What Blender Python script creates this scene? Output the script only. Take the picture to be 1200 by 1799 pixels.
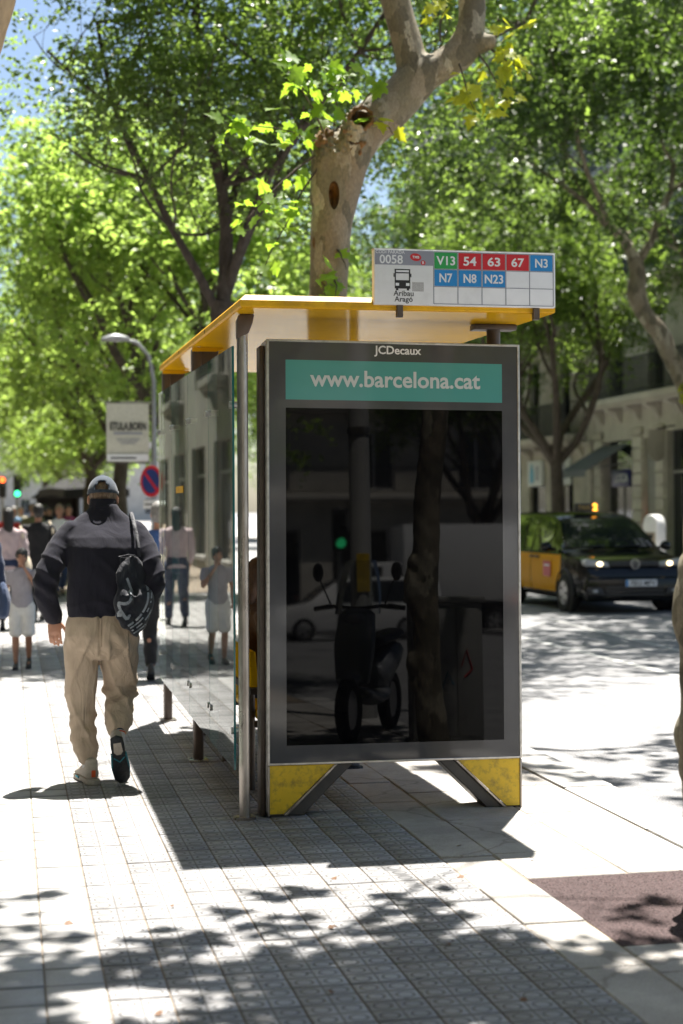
import bpy, bmesh, math, random
import numpy as np
from mathutils import Vector, Matrix, Quaternion
R = math.radians
scene = bpy.context.scene
for o in list(bpy.data.objects): bpy.data.objects.remove(o)
COL = scene.collection
random.seed(7); rng = np.random.default_rng(11)

# ------------------------------------------------------------------ camera
YAW = 11.76
cam_d = bpy.data.cameras.new('camera'); cam = bpy.data.objects.new('camera', cam_d); COL.objects.link(cam)
cam_d.sensor_fit = 'VERTICAL'; cam_d.sensor_height = 36.0; cam_d.lens = 56.0
cam_d.clip_start = 0.05; cam_d.clip_end = 2000
cam.matrix_world = Matrix.Translation((0, 0, 1.585)) @ Matrix.Rotation(R(-YAW), 4, 'Z') @ Matrix.Rotation(R(90 - 0.09), 4, 'X') @ Matrix.Rotation(R(-0.30), 4, 'Z')
cam_d.dof.use_dof = True; cam_d.dof.focus_distance = 8.35; cam_d.dof.aperture_fstop = 2.0
cam_d.dof.aperture_blades = 9
scene.camera = cam

# ------------------------------------------------------------------ world, sun, exposure
SUN = Vector((0.139, 0.285, 0.948)).normalized()
w = bpy.data.worlds.new('World'); scene.world = w; w.use_nodes = True
nt = w.node_tree; nt.nodes.clear()
sky = nt.nodes.new('ShaderNodeTexSky'); sky.sky_type = 'NISHITA'; sky.sun_disc = False
sky.sun_elevation = math.asin(SUN.z); sky.sun_rotation = math.atan2(SUN.x, SUN.y)
sky.air_density = 1.0; sky.dust_density = 1.2; sky.ozone_density = 1.0
bg = nt.nodes.new('ShaderNodeBackground'); bg.inputs['Strength'].default_value = 0.05
wo = nt.nodes.new('ShaderNodeOutputWorld')
nt.links.new(sky.outputs[0], bg.inputs[0]); nt.links.new(bg.outputs[0], wo.inputs[0])
sd = bpy.data.lights.new('sun', 'SUN'); sd.energy = 5.0; sd.angle = R(0.53); sd.color = (1.0, 0.95, 0.87)
so = bpy.data.objects.new('sun', sd); COL.objects.link(so)
so.rotation_mode = 'QUATERNION'; so.rotation_quaternion = SUN.to_track_quat('Z', 'Y'); so.location = (20, 40, 130)
scene.view_settings.view_transform = 'Standard'; scene.view_settings.look = 'None'
scene.view_settings.gamma = 1.0; scene.view_settings.exposure = 1.78
scene.view_settings.use_curve_mapping = False
scene.render.engine = 'CYCLES'
scene.cycles.use_denoising = True
scene.cycles.max_bounces = 9; scene.cycles.diffuse_bounces = 4; scene.cycles.glossy_bounces = 4
scene.cycles.transmission_bounces = 6; scene.cycles.transparent_max_bounces = 16
scene.cycles.sample_clamp_indirect = 6.0
scene.cycles.caustics_reflective = False; scene.cycles.caustics_refractive = False

# ------------------------------------------------------------------ materials (all procedural)
def nmat(name):
    m = bpy.data.materials.new(name); m.use_nodes = True
    t = m.node_tree; t.nodes.clear()
    out = t.nodes.new('ShaderNodeOutputMaterial')
    return m, t, out
def N(t, typ, **kw):
    n = t.nodes.new(typ)
    for k, v in kw.items():
        if k.startswith('i_'):
            key = k[2:]
            key = int(key) if key.isdigit() else key.replace('_', ' ')
            n.inputs[key].default_value = v
        else: setattr(n, k, v)
    return n
def ramp(t, pts):
    n = t.nodes.new('ShaderNodeValToRGB'); e = n.color_ramp.elements
    while len(e) < len(pts): e.new(0.5)
    for k, (p, c) in enumerate(pts):
        e[k].position = p; e[k].color = (c[0], c[1], c[2], 1) if not isinstance(c, (int, float)) else (c, c, c, 1)
    return n
def c4(c): return (c[0], c[1], c[2], 1)
def pm(name, col, rough=0.5, metal=0.0, var=0.12, vscale=6.0, bump=0.0, bscale=60.0, spec=0.5, coat=0.0, dirt=None, dscale=3.0, damt=0.5, sheen=0.0, emit=None, estr=0.0, rvar=0.0, stretch=None):
    """painted / plain surface: noise colour variation, optional dirt patches and fine bump"""
    m, t, out = nmat(name); L = t.links.new
    tc = N(t, 'ShaderNodeTexCoord'); vec = tc.outputs['Object']
    if stretch:
        mp = N(t, 'ShaderNodeMapping'); mp.inputs['Scale'].default_value = stretch; L(vec, mp.inputs[0]); vec = mp.outputs[0]
    p = N(t, 'ShaderNodeBsdfPrincipled', i_Roughness=rough, i_Metallic=metal)
    p.inputs['Specular IOR Level'].default_value = spec
    p.inputs['Coat Weight'].default_value = coat; p.inputs['Coat Roughness'].default_value = 0.04
    if sheen: p.inputs['Sheen Weight'].default_value = sheen; p.inputs['Sheen Roughness'].default_value = 0.6
    nz = N(t, 'ShaderNodeTexNoise', i_Scale=vscale, i_Detail=5.0, i_Roughness=0.6); L(vec, nz.inputs['Vector'])
    lo = [max(0, x * (1 - var)) for x in col]; hi = [min(1, x * (1 + var)) for x in col]
    cr = ramp(t, [(0.3, lo), (0.7, hi)]); L(nz.outputs['Fac'], cr.inputs[0]); colout = cr.outputs[0]
    if dirt is not None:
        n2 = N(t, 'ShaderNodeTexNoise', i_Scale=dscale, i_Detail=8.0, i_Roughness=0.7); L(vec, n2.inputs['Vector'])
        r2 = ramp(t, [(0.48, 0.0), (0.72, damt)]); L(n2.outputs['Fac'], r2.inputs[0])
        mx = N(t, 'ShaderNodeMixRGB'); L(r2.outputs[0], mx.inputs[0]); L(colout, mx.inputs[1]); mx.inputs[2].default_value = c4(dirt); colout = mx.outputs[0]
    L(colout, p.inputs['Base Color'])
    if rvar:
        n3 = N(t, 'ShaderNodeTexNoise', i_Scale=vscale * 1.7, i_Detail=6.0); L(vec, n3.inputs['Vector'])
        mr = N(t, 'ShaderNodeMapRange'); mr.inputs[3].default_value = max(0.02, rough - rvar); mr.inputs[4].default_value = min(1, rough + rvar)
        L(n3.outputs['Fac'], mr.inputs[0]); L(mr.outputs[0], p.inputs['Roughness'])
    if bump:
        n4 = N(t, 'ShaderNodeTexNoise', i_Scale=bscale, i_Detail=4.0); L(vec, n4.inputs['Vector'])
        b = N(t, 'ShaderNodeBump', i_Strength=bump, i_Distance=0.01); L(n4.outputs['Fac'], b.inputs['Height']); L(b.outputs[0], p.inputs['Normal'])
    if emit: p.inputs['Emission Color'].default_value = c4(emit); p.inputs['Emission Strength'].default_value = estr
    L(p.outputs[0], out.inputs[0]); return m

def glass_mat(name, tint=(0.86, 0.93, 0.91), ior=1.5, dirt=0.05, rough=0.0):
    """thin architectural pane: fresnel mirror over a tinted see-through sheet, faint grime"""
    m, t, out = nmat(name); L = t.links.new
    fr = N(t, 'ShaderNodeFresnel', i_IOR=ior)
    tr = N(t, 'ShaderNodeBsdfTransparent'); tr.inputs[0].default_value = c4(tint)
    gl = N(t, 'ShaderNodeBsdfGlossy', i_Roughness=rough); gl.inputs[0].default_value = (0.95, 0.97, 0.96, 1)
    m1 = N(t, 'ShaderNodeMixShader'); L(fr.outputs[0], m1.inputs[0]); L(tr.outputs[0], m1.inputs[1]); L(gl.outputs[0], m1.inputs[2])
    df = N(t, 'ShaderNodeBsdfDiffuse'); df.inputs[0].default_value = (0.5, 0.52, 0.5, 1)
    tc = N(t, 'ShaderNodeTexCoord'); nz = N(t, 'ShaderNodeTexNoise', i_Scale=2.5, i_Detail=8.0, i_Roughness=0.75); L(tc.outputs['Object'], nz.inputs['Vector'])
    rp = ramp(t, [(0.4, 0.0), (0.8, dirt * 2)]); L(nz.outputs['Fac'], rp.inputs[0])
    m2 = N(t, 'ShaderNodeMixShader'); L(rp.outputs[0], m2.inputs[0]); L(m1.outputs[0], m2.inputs[1]); L(df.outputs[0], m2.inputs[2])
    L(m2.outputs[0], out.inputs[0]); return m

def leaf_mat(name, c_dark, c_light, trans, tfac=0.42, rough=0.42):
    m, t, out = nmat(name); L = t.links.new
    g = N(t, 'ShaderNodeNewGeometry'); oi = N(t, 'ShaderNodeObjectInfo')
    ad = N(t, 'ShaderNodeMath', operation='ADD'); L(g.outputs['Random Per Island'], ad.inputs[0]); L(oi.outputs['Random'], ad.inputs[1])
    fr = N(t, 'ShaderNodeMath', operation='FRACT'); L(ad.outputs[0], fr.inputs[0])
    cr = ramp(t, [(0.0, c_dark), (0.6, [(a + b) / 2 for a, b in zip(c_dark, c_light)]), (1.0, c_light)]); L(fr.outputs[0], cr.inputs[0])
    p = N(t, 'ShaderNodeBsdfPrincipled', i_Roughness=rough); L(cr.outputs[0], p.inputs['Base Color'])
    p.inputs['Specular IOR Level'].default_value = 0.5
    tl = N(t, 'ShaderNodeBsdfTranslucent'); mxc = N(t, 'ShaderNodeMixRGB', i_Fac=0.35); mxc.inputs[1].default_value = c4(trans); L(cr.outputs[0], mxc.inputs[2]); L(mxc.outputs[0], tl.inputs[0])
    ms = N(t, 'ShaderNodeMixShader', i_Fac=tfac); L(p.outputs[0], ms.inputs[1]); L(tl.outputs[0], ms.inputs[2])
    L(ms.outputs[0], out.inputs[0]); return m

def bark_mat(name, cols, scale=9.0, rough=0.85, bump=0.5, patch=True):
    m, t, out = nmat(name); L = t.links.new
    tc = N(t, 'ShaderNodeTexCoord'); mp = N(t, 'ShaderNodeMapping'); mp.inputs['Scale'].default_value = (1, 1, 0.45); L(tc.outputs['Object'], mp.inputs[0])
    nz = N(t, 'ShaderNodeTexNoise', i_Scale=scale, i_Detail=3.0, i_Roughness=0.55, i_Distortion=0.6); L(mp.outputs[0], nz.inputs['Vector'])
    pts = [(0.30 + 0.4 * k / max(1, len(cols) - 1), c) for k, c in enumerate(cols)]
    cr = ramp(t, pts)
    if patch: cr.color_ramp.interpolation = 'B_SPLINE'
    L(nz.outputs['Fac'], cr.inputs[0])
    n2 = N(t, 'ShaderNodeTexNoise', i_Scale=scale * 7, i_Detail=6.0, i_Roughness=0.7); L(mp.outputs[0], n2.inputs['Vector'])
    r2 = ramp(t, [(0.35, 0.72), (0.65, 1.08)]); L(n2.outputs['Fac'], r2.inputs[0])
    mx = N(t, 'ShaderNodeMixRGB', blend_type='MULTIPLY', i_Fac=1.0); L(cr.outputs[0], mx.inputs[1]); L(r2.outputs[0], mx.inputs[2])
    p = N(t, 'ShaderNodeBsdfPrincipled', i_Roughness=rough); L(mx.outputs[0], p.inputs['Base Color'])
    b = N(t, 'ShaderNodeBump', i_Strength=bump, i_Distance=0.02)
    ad = N(t, 'ShaderNodeMath', operation='ADD'); L(nz.outputs['Fac'], ad.inputs[0]); L(n2.outputs['Fac'], ad.inputs[1]); L(ad.outputs[0], b.inputs['Height']); L(b.outputs[0], p.inputs['Normal'])
    L(p.outputs[0], out.inputs[0]); return m

def plane_bark_mat(name):
    """flaking plane bark: cream, olive, grey and tan plates with ragged edges"""
    m, t, out = nmat(name); L = t.links.new
    tc = N(t, 'ShaderNodeTexCoord'); mp = N(t, 'ShaderNodeMapping'); mp.inputs['Scale'].default_value = (1, 1, 0.5); L(tc.outputs['Object'], mp.inputs[0])
    nd = N(t, 'ShaderNodeTexNoise', i_Scale=9.0, i_Detail=5.0, i_Roughness=0.6); L(mp.outputs[0], nd.inputs['Vector'])
    mv = N(t, 'ShaderNodeMixRGB', i_Fac=0.16); L(mp.outputs[0], mv.inputs[1]); L(nd.outputs['Color'], mv.inputs[2])
    vo = N(t, 'ShaderNodeTexVoronoi', i_Scale=10.5); L(mv.outputs[0], vo.inputs['Vector'])
    sp = N(t, 'ShaderNodeSeparateColor'); L(vo.outputs['Color'], sp.inputs[0])
    cr = ramp(t, [(0.0, (0.085, 0.075, 0.045)), (0.28, (0.17, 0.15, 0.095)), (0.42, (0.24, 0.205, 0.145)), (0.60, (0.20, 0.16, 0.105)), (0.78, (0.30, 0.27, 0.20)), (0.92, (0.42, 0.39, 0.29))]); cr.color_ramp.interpolation = 'CONSTANT'; L(sp.outputs[0], cr.inputs[0])
    n1 = N(t, 'ShaderNodeTexNoise', i_Scale=3.0, i_Detail=6.0); L(mp.outputs[0], n1.inputs['Vector'])
    c2 = ramp(t, [(0.35, (0.20, 0.17, 0.115)), (0.65, (0.27, 0.235, 0.17))]); L(n1.outputs['Fac'], c2.inputs[0])
    mx = N(t, 'ShaderNodeMixRGB', i_Fac=0.50); L(cr.outputs[0], mx.inputs[1]); L(c2.outputs[0], mx.inputs[2]); mx.inputs[0].default_value = 0.28
    n2 = N(t, 'ShaderNodeTexNoise', i_Scale=60.0, i_Detail=6.0, i_Roughness=0.7); L(mp.outputs[0], n2.inputs['Vector'])
    r2 = ramp(t, [(0.35, 0.66), (0.65, 1.1)]); L(n2.outputs['Fac'], r2.inputs[0])
    m2 = N(t, 'ShaderNodeMixRGB', blend_type='MULTIPLY', i_Fac=1.0); L(mx.outputs[0], m2.inputs[1]); L(r2.outputs[0], m2.inputs[2])
    p = N(t, 'ShaderNodeBsdfPrincipled', i_Roughness=0.85); L(m2.outputs[0], p.inputs['Base Color'])
    ad = N(t, 'ShaderNodeMath', operation='ADD'); L(sp.outputs[0], ad.inputs[0]); L(n2.outputs['Fac'], ad.inputs[1])
    b = N(t, 'ShaderNodeBump', i_Strength=0.55, i_Distance=0.008); L(ad.outputs[0], b.inputs['Height']); L(b.outputs[0], p.inputs['Normal'])
    L(p.outputs[0], out.inputs[0]); return m

def tile_mat(name, rings, col=(0.40, 0.40, 0.405)):
    """cement paving tile: four ring reliefs and cross groove per 0.2 m tile, worn and stained"""
    m, t, out = nmat(name); L = t.links.new
    tc = N(t, 'ShaderNodeTexCoord'); g = N(t, 'ShaderNodeNewGeometry'); oi = N(t, 'ShaderNodeObjectInfo')
    ad = N(t, 'ShaderNodeMath', operation='ADD'); L(g.outputs['Random Per Island'], ad.inputs[0]); L(oi.outputs['Random'], ad.inputs[1])
    fr = N(t, 'ShaderNodeMath', operation='FRACT'); L(ad.outputs[0], fr.inputs[0])
    base = ramp(t, [(0.0, [c * 0.80 for c in col]), (0.5, col), (1.0, [c * 1.16 for c in col])]); L(fr.outputs[0], base.inputs[0])
    n1 = N(t, 'ShaderNodeTexNoise', i_Scale=3.2, i_Detail=8.0, i_Roughness=0.72); L(g.outputs['Position'], n1.inputs['Vector'])
    r1 = ramp(t, [(0.32, (0.72, 0.71, 0.69)), (0.62, (1.04, 1.04, 1.04))]); L(n1.outputs['Fac'], r1.inputs[0])
    mx = N(t, 'ShaderNodeMixRGB', blend_type='MULTIPLY', i_Fac=1.0); L(base.outputs[0], mx.inputs[1]); L(r1.outputs[0], mx.inputs[2])
    n2 = N(t, 'ShaderNodeTexNoise', i_Scale=160.0, i_Detail=3.0); L(g.outputs['Position'], n2.inputs['Vector'])
    r2 = ramp(t, [(0.35, 0.86), (0.6, 1.05)]); L(n2.outputs['Fac'], r2.inputs[0])
    mx2 = N(t, 'ShaderNodeMixRGB', blend_type='MULTIPLY', i_Fac=1.0); L(mx.outputs[0], mx2.inputs[1]); L(r2.outputs[0], mx2.inputs[2])
    p = N(t, 'ShaderNodeBsdfPrincipled', i_Roughness=0.62); p.inputs['Specular IOR Level'].default_value = 0.4
    # chewing-gum and oil spots
    vo = N(t, 'ShaderNodeTexVoronoi', i_Scale=5.0); L(g.outputs['Position'], vo.inputs['Vector'])
    rv = ramp(t, [(0.045, 0.55), (0.075, 1.0)]); L(vo.outputs['Distance'], rv.inputs[0])
    mx3 = N(t, 'ShaderNodeMixRGB', blend_type='MULTIPLY', i_Fac=1.0); L(mx2.outputs[0], mx3.inputs[1]); L(rv.outputs[0], mx3.inputs[2])
    colout = mx3.outputs[0]; height = n2.outputs['Fac']
    if rings:
        sep = N(t, 'ShaderNodeSeparateXYZ'); L(tc.outputs['Object'], sep.inputs[0])
        ds = []
        for ax in (0, 1):
            md = N(t, 'ShaderNodeMath', operation='PINGPONG'); md.inputs[1].default_value = 0.05; L(sep.outputs[ax], md.inputs[0])   # 0 at cell edge, .05 at centre
            ds.append(md)
        sx = N(t, 'ShaderNodeMath', operation='SUBTRACT'); sx.inputs[0].default_value = 0.05; L(ds[0].outputs[0], sx.inputs[1])
        sy = N(t, 'ShaderNodeMath', operation='SUBTRACT'); sy.inputs[0].default_value = 0.05; L(ds[1].outputs[0], sy.inputs[1])
        cb = N(t, 'ShaderNodeCombineXYZ'); L(sx.outputs[0], cb.inputs[0]); L(sy.outputs[0], cb.inputs[1])
        ln = N(t, 'ShaderNodeVectorMath', operation='LENGTH'); L(cb.outputs[0], ln.inputs[0])
        rg = N(t, 'ShaderNodeMapRange'); L(ln.outputs['Value'], rg.inputs[0]); rg.inputs[1].default_value = 0.0; rg.inputs[2].default_value = 0.05
        ring = ramp(t, [(0.0, 0.75), (0.44, 0.80), (0.52, 0.0), (0.64, 0.0), (0.70, 1.0), (0.82, 1.0), (0.90, 0.5), (1.0, 0.5)]); L(rg.outputs[0], ring.inputs[0])
        hy = N(t, 'ShaderNodeMath', operation='MULTIPLY'); hy.inputs[1].default_value = 0.45; L(ds[1].outputs[0], hy.inputs[0])
        mn = N(t, 'ShaderNodeMath', operation='MINIMUM'); L(ds[0].outputs[0], mn.inputs[0]); L(hy.outputs[0], mn.inputs[1])
        gr = N(t, 'ShaderNodeMapRange'); gr.inputs[1].default_value = 0.002; gr.inputs[2].default_value = 0.0055; L(mn.outputs[0], gr.inputs[0])
        hm = N(t, 'ShaderNodeMath', operation='MULTIPLY'); L(ring.outputs[0], hm.inputs[0]); L(gr.outputs[0], hm.inputs[1])
        # worn unevenly
        wn = ramp(t, [(0.3, 0.55), (0.7, 1.0)]); L(n1.outputs['Fac'], wn.inputs[0])
        b1 = N(t, 'ShaderNodeBump', i_Distance=0.006); L(wn.outputs[0], b1.inputs['Strength']); L(hm.outputs[0], b1.inputs['Height'])
        gd = ramp(t, [(0.0, (0.40, 0.385, 0.37)), (0.45, (1, 1, 1))]); L(hm.outputs[0], gd.inputs[0])       # grime lodged in the grooves
        mx4 = N(t, 'ShaderNodeMixRGB', blend_type='MULTIPLY', i_Fac=0.85); L(colout, mx4.inputs[1]); L(gd.outputs[0], mx4.inputs[2]); colout = mx4.outputs[0]
        b2 = N(t, 'ShaderNodeBump', i_Strength=0.25, i_Distance=0.002); L(height, b2.inputs['Height']); L(b1.outputs[0], b2.inputs['Normal'])
    else:
        sep = N(t, 'ShaderNodeSeparateXYZ'); L(tc.outputs['Object'], sep.inputs[0]); es = []
        for ax, wd in ((0, 1.0), (1, 0.4)):
            md = N(t, 'ShaderNodeMath', operation='PINGPONG'); md.inputs[1].default_value = 0.1; L(sep.outputs[ax], md.inputs[0])
            ml = N(t, 'ShaderNodeMath', operation='MULTIPLY'); ml.inputs[1].default_value = wd; L(md.outputs[0], ml.inputs[0]); es.append(ml)
        mn = N(t, 'ShaderNodeMath', operation='MINIMUM'); L(es[0].outputs[0], mn.inputs[0]); L(es[1].outputs[0], mn.inputs[1])
        gd = N(t, 'ShaderNodeMapRange'); gd.inputs[1].default_value = 0.003; gd.inputs[2].default_value = 0.007; gd.inputs[3].default_value = 0.45; L(mn.outputs[0], gd.inputs[0])
        mx4 = N(t, 'ShaderNodeMixRGB', blend_type='MULTIPLY', i_Fac=0.8); L(colout, mx4.inputs[1]); L(gd.outputs[0], mx4.inputs[2]); colout = mx4.outputs[0]
        b2 = N(t, 'ShaderNodeBump', i_Strength=0.35, i_Distance=0.002); L(height, b2.inputs['Height'])
    L(colout, p.inputs['Base Color']); L(b2.outputs[0], p.inputs['Normal']); L(p.outputs[0], out.inputs[0]); return m

def ground_mat(name, col, spk=0.5, rough=0.85, scale=220.0, crack=0.0, blot=0.72):
    m, t, out = nmat(name); L = t.links.new
    g = N(t, 'ShaderNodeNewGeometry')
    n1 = N(t, 'ShaderNodeTexNoise', i_Scale=scale, i_Detail=2.0); L(g.outputs['Position'], n1.inputs['Vector'])
    r1 = ramp(t, [(0.3, [c * (1 - spk) for c in col]), (0.7, [min(1, c * (1 + spk)) for c in col])]); L(n1.outputs['Fac'], r1.inputs[0])
    n2 = N(t, 'ShaderNodeTexNoise', i_Scale=1.3, i_Detail=9.0, i_Roughness=0.74); L(g.outputs['Position'], n2.inputs['Vector'])
    r2 = ramp(t, [(0.3, blot), (0.7, 1.12)]); L(n2.outputs['Fac'], r2.inputs[0])
    mx = N(t, 'ShaderNodeMixRGB', blend_type='MULTIPLY', i_Fac=1.0); L(r1.outputs[0], mx.inputs[1]); L(r2.outputs[0], mx.inputs[2]); colout = mx.outputs[0]
    if crack:
        n3 = N(t, 'ShaderNodeTexNoise', i_Scale=4.0, i_Detail=6.0); L(g.outputs['Position'], n3.inputs['Vector'])
        mxv = N(t, 'ShaderNodeMixRGB', i_Fac=0.22); L(g.outputs['Position'], mxv.inputs[1]); L(n3.outputs['Color'], mxv.inputs[2])
        vo = N(t, 'ShaderNodeTexVoronoi', feature='DISTANCE_TO_EDGE', i_Scale=1.3); L(mxv.outputs[0], vo.inputs['Vector'])
        rc = ramp(t, [(0.004, (0.25, 0.2, 0.15)), (0.012, (1, 1, 1))]); L(vo.outputs['Distance'], rc.inputs[0])
        m3 = N(t, 'ShaderNodeMixRGB', blend_type='MULTIPLY', i_Fac=crack); L(colout, m3.inputs[1]); L(rc.outputs[0], m3.inputs[2]); colout = m3.outputs[0]
    p = N(t, 'ShaderNodeBsdfPrincipled', i_Roughness=rough); L(colout, p.inputs['Base Color']); p.inputs['Specular IOR Level'].default_value = 0.3
    b = N(t, 'ShaderNodeBump', i_Strength=0.5, i_Distance=0.004); L(n1.outputs['Fac'], b.inputs['Height']); L(b.outputs[0], p.inputs['Normal'])
    L(p.outputs[0], out.inputs[0]); return m

def cloth_mat(name, col, weave=900.0, fold=0.0, fscale=(7, 7, 2.2), rough=0.9, sheen=0.15, var=0.1, bumpd=0.02):
    m, t, out = nmat(name); L = t.links.new
    tc = N(t, 'ShaderNodeTexCoord')
    p = N(t, 'ShaderNodeBsdfPrincipled', i_Roughness=rough); p.inputs['Sheen Weight'].default_value = sheen; p.inputs['Sheen Roughness'].default_value = 0.5
    p.inputs['Specular IOR Level'].default_value = 0.25
    nz = N(t, 'ShaderNodeTexNoise', i_Scale=14.0, i_Detail=6.0, i_Roughness=0.65); L(tc.outputs['Object'], nz.inputs['Vector'])
    cr = ramp(t, [(0.3, [c * (1 - var) for c in col]), (0.7, [min(1, c * (1 + var)) for c in col])]); L(nz.outputs['Fac'], cr.inputs[0]); L(cr.outputs[0], p.inputs['Base Color'])
    n2 = N(t, 'ShaderNodeTexNoise', i_Scale=weave, i_Detail=2.0); L(tc.outputs['Object'], n2.inputs['Vector'])
    b2 = N(t, 'ShaderNodeBump', i_Strength=0.25, i_Distance=0.002); L(n2.outputs['Fac'], b2.inputs['Height'])
    last = b2
    if fold:
        mp = N(t, 'ShaderNodeMapping'); mp.inputs['Scale'].default_value = fscale; L(tc.outputs['Object'], mp.inputs[0])
        n3 = N(t, 'ShaderNodeTexNoise', i_Scale=1.0, i_Detail=3.0, i_Distortion=1.2); L(mp.outputs[0], n3.inputs['Vector'])
        b3 = N(t, 'ShaderNodeBump', i_Strength=fold, i_Distance=bumpd); L(n3.outputs['Fac'], b3.inputs['Height']); L(b2.outputs[0], b3.inputs['Normal']); last = b3
    L(last.outputs[0], p.inputs['Normal']); L(p.outputs[0], out.inputs[0]); return m

M = {}
M['yellow'] = pm('yellow_paint', (0.66, 0.36, 0.008), 0.10, var=0.05, vscale=3, spec=0.03, dirt=(0.30, 0.17, 0.02), dscale=5, damt=0.22, rvar=0.05)
M['yellow'].node_tree.nodes['Principled BSDF'].inputs['IOR'].default_value = 1.25
M['yellow_worn'] = pm('yellow_enamel_worn', (0.70, 0.46, 0.012), 0.42, var=0.10, vscale=9, dirt=(0.10, 0.075, 0.03), dscale=16, damt=0.75, bump=0.1, bscale=120)
M['yellow_edge'] = pm('yellow_edge_paint', (0.66, 0.36, 0.008), 0.5, var=0.12, vscale=8, spec=0.25, dirt=(0.22, 0.12, 0.03), dscale=9, damt=0.5)
M['steel'] = pm('brushed_steel', (0.36, 0.33, 0.30), 0.30, metal=0.9, var=0.25, vscale=10, rvar=0.12, bump=0.08, bscale=200, dirt=(0.09, 0.065, 0.045), dscale=12, damt=0.7, stretch=(1, 1, 0.25))
M['post'] = pm('bronze_painted_steel', (0.085, 0.062, 0.048), 0.40, metal=0.25, var=0.25, vscale=10, rvar=0.1, dirt=(0.05, 0.04, 0.03), damt=0.5)
M['alu'] = pm('aluminium_trim', (0.50, 0.49, 0.47), 0.32, metal=0.85, var=0.15, vscale=14, rvar=0.1, dirt=(0.16, 0.14, 0.12), dscale=9, damt=0.6)
M['charcoal'] = pm('charcoal_enamel_behind_glass', (0.066, 0.066, 0.070), 0.06, var=0.10, vscale=5, spec=0.5, dirt=(0.075, 0.07, 0.065), dscale=6, damt=0.35)
M['charcoal_matte'] = pm('charcoal_metal', (0.045, 0.042, 0.040), 0.45, var=0.2, vscale=8, dirt=(0.11, 0.09, 0.07), dscale=7, damt=0.5)
M['black_screen'] = pm('black_screen_glass', (0.0018, 0.0018, 0.0022), 0.012, var=0.05, spec=0.21, dirt=(0.014, 0.0138, 0.013), dscale=2.2, damt=0.35)
M['teal'] = pm('teal_header_print', (0.080, 0.29, 0.265), 0.09, var=0.03, vscale=3, spec=0.45)
M['white_print'] = pm('white_print', (0.50, 0.54, 0.53), 0.35, var=0.03)
M['sign_white'] = pm('sign_white', (0.70, 0.71, 0.73), 0.38, var=0.05, vscale=5, dirt=(0.36, 0.35, 0.33), dscale=6, damt=0.22)
M['sign_grey'] = pm('sign_grey', (0.24, 0.25, 0.30), 0.4, var=0.04)
M['sign_green'] = pm('sign_green', (0.018, 0.30, 0.07), 0.4, var=0.05)
M['sign_red'] = pm('sign_red', (0.50, 0.010, 0.020), 0.4, var=0.05)
M['sign_blue'] = pm('sign_blue', (0.010, 0.21, 0.52), 0.4, var=0.05)
M['sign_black'] = pm('sign_black', (0.012, 0.012, 0.014), 0.4, var=0.1)
M['glass'] = glass_mat('shelter_glass', (0.90, 0.95, 0.93), 1.27, 0.05)
M['glass_edge'] = pm('glass_edge_green', (0.010, 0.10, 0.10), 0.08, var=0.1, spec=0.6)
M['win_glass'] = pm('window_glass', (0.018, 0.022, 0.026), 0.04, var=0.2, vscale=0.6, spec=0.7)
M['car_glass'] = pm('car_glass', (0.012, 0.015, 0.016), 0.03, var=0.1, spec=0.75)
M['tile_ring'] = tile_mat('ring_tile', True, (0.325, 0.325, 0.335))
M['tile_plain'] = tile_mat('plain_tile', False, (0.37, 0.367, 0.365))
M['bed'] = ground_mat('joint_sand', (0.25, 0.205, 0.16), 0.4)
M['concrete'] = ground_mat('concrete_slab', (0.40, 0.38, 0.355), 0.25, crack=0.35, blot=0.5)
M['granite'] = ground_mat('granite_kerb', (0.44, 0.43, 0.415), 0.22, rough=0.7)
M['asphalt'] = ground_mat('asphalt', (0.22, 0.22, 0.225), 0.42, scale=120)
M['pit'] = ground_mat('red_porous_paving', (0.058, 0.038, 0.038), 0.6, scale=110)  # reddish brown, darkened further in place of dappled shade on the pit
M['lane'] = pm('road_paint', (0.42, 0.42, 0.41), 0.7, var=0.15, vscale=20, dirt=(0.16, 0.16, 0.16), dscale=30, damt=0.9)
M['plane_bark'] = plane_bark_mat('plane_bark')
M['wood_raw'] = bark_mat('rotten_wood', [(0.035, 0.018, 0.008), (0.20, 0.10, 0.035), (0.34, 0.20, 0.08)], 14.0, bump=1.0)
M['tan_bark'] = bark_mat('tan_bark', [(0.36, 0.25, 0.14), (0.50, 0.37, 0.23), (0.42, 0.30, 0.18)], 3.0, bump=0.15)
M['dark_bark'] = bark_mat('dark_bark', [(0.045, 0.032, 0.024), (0.085, 0.065, 0.050), (0.12, 0.095, 0.075)], 16.0, bump=0.9)
M['leaf_dark'] = leaf_mat('small_leaf', (0.022, 0.044, 0.012), (0.11, 0.175, 0.040), (0.42, 0.63, 0.09), 0.46, 0.36)
M['leaf_deep'] = leaf_mat('deep_green_leaf', (0.016, 0.034, 0.010), (0.070, 0.118, 0.028), (0.25, 0.42, 0.055), 0.38, 0.45)
M['leaf_mid'] = leaf_mat('mid_leaf', (0.045, 0.085, 0.020), (0.15, 0.23, 0.050), (0.52, 0.74, 0.10), 0.50, 0.40)
M['leaf_bright'] = leaf_mat('bright_leaf', (0.085, 0.145, 0.035), (0.22, 0.31, 0.075), (0.62, 0.86, 0.16), 0.57, 0.42)
M['leaf_plane'] = leaf_mat('plane_leaf', (0.050, 0.12, 0.016), (0.13, 0.24, 0.025), (0.52, 0.80, 0.05), 0.56, 0.42)
M['leaf_yellow'] = leaf_mat('young_plane_leaf', (0.16, 0.20, 0.012), (0.26, 0.30, 0.02), (0.80, 0.84, 0.04), 0.55, 0.42)
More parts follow.
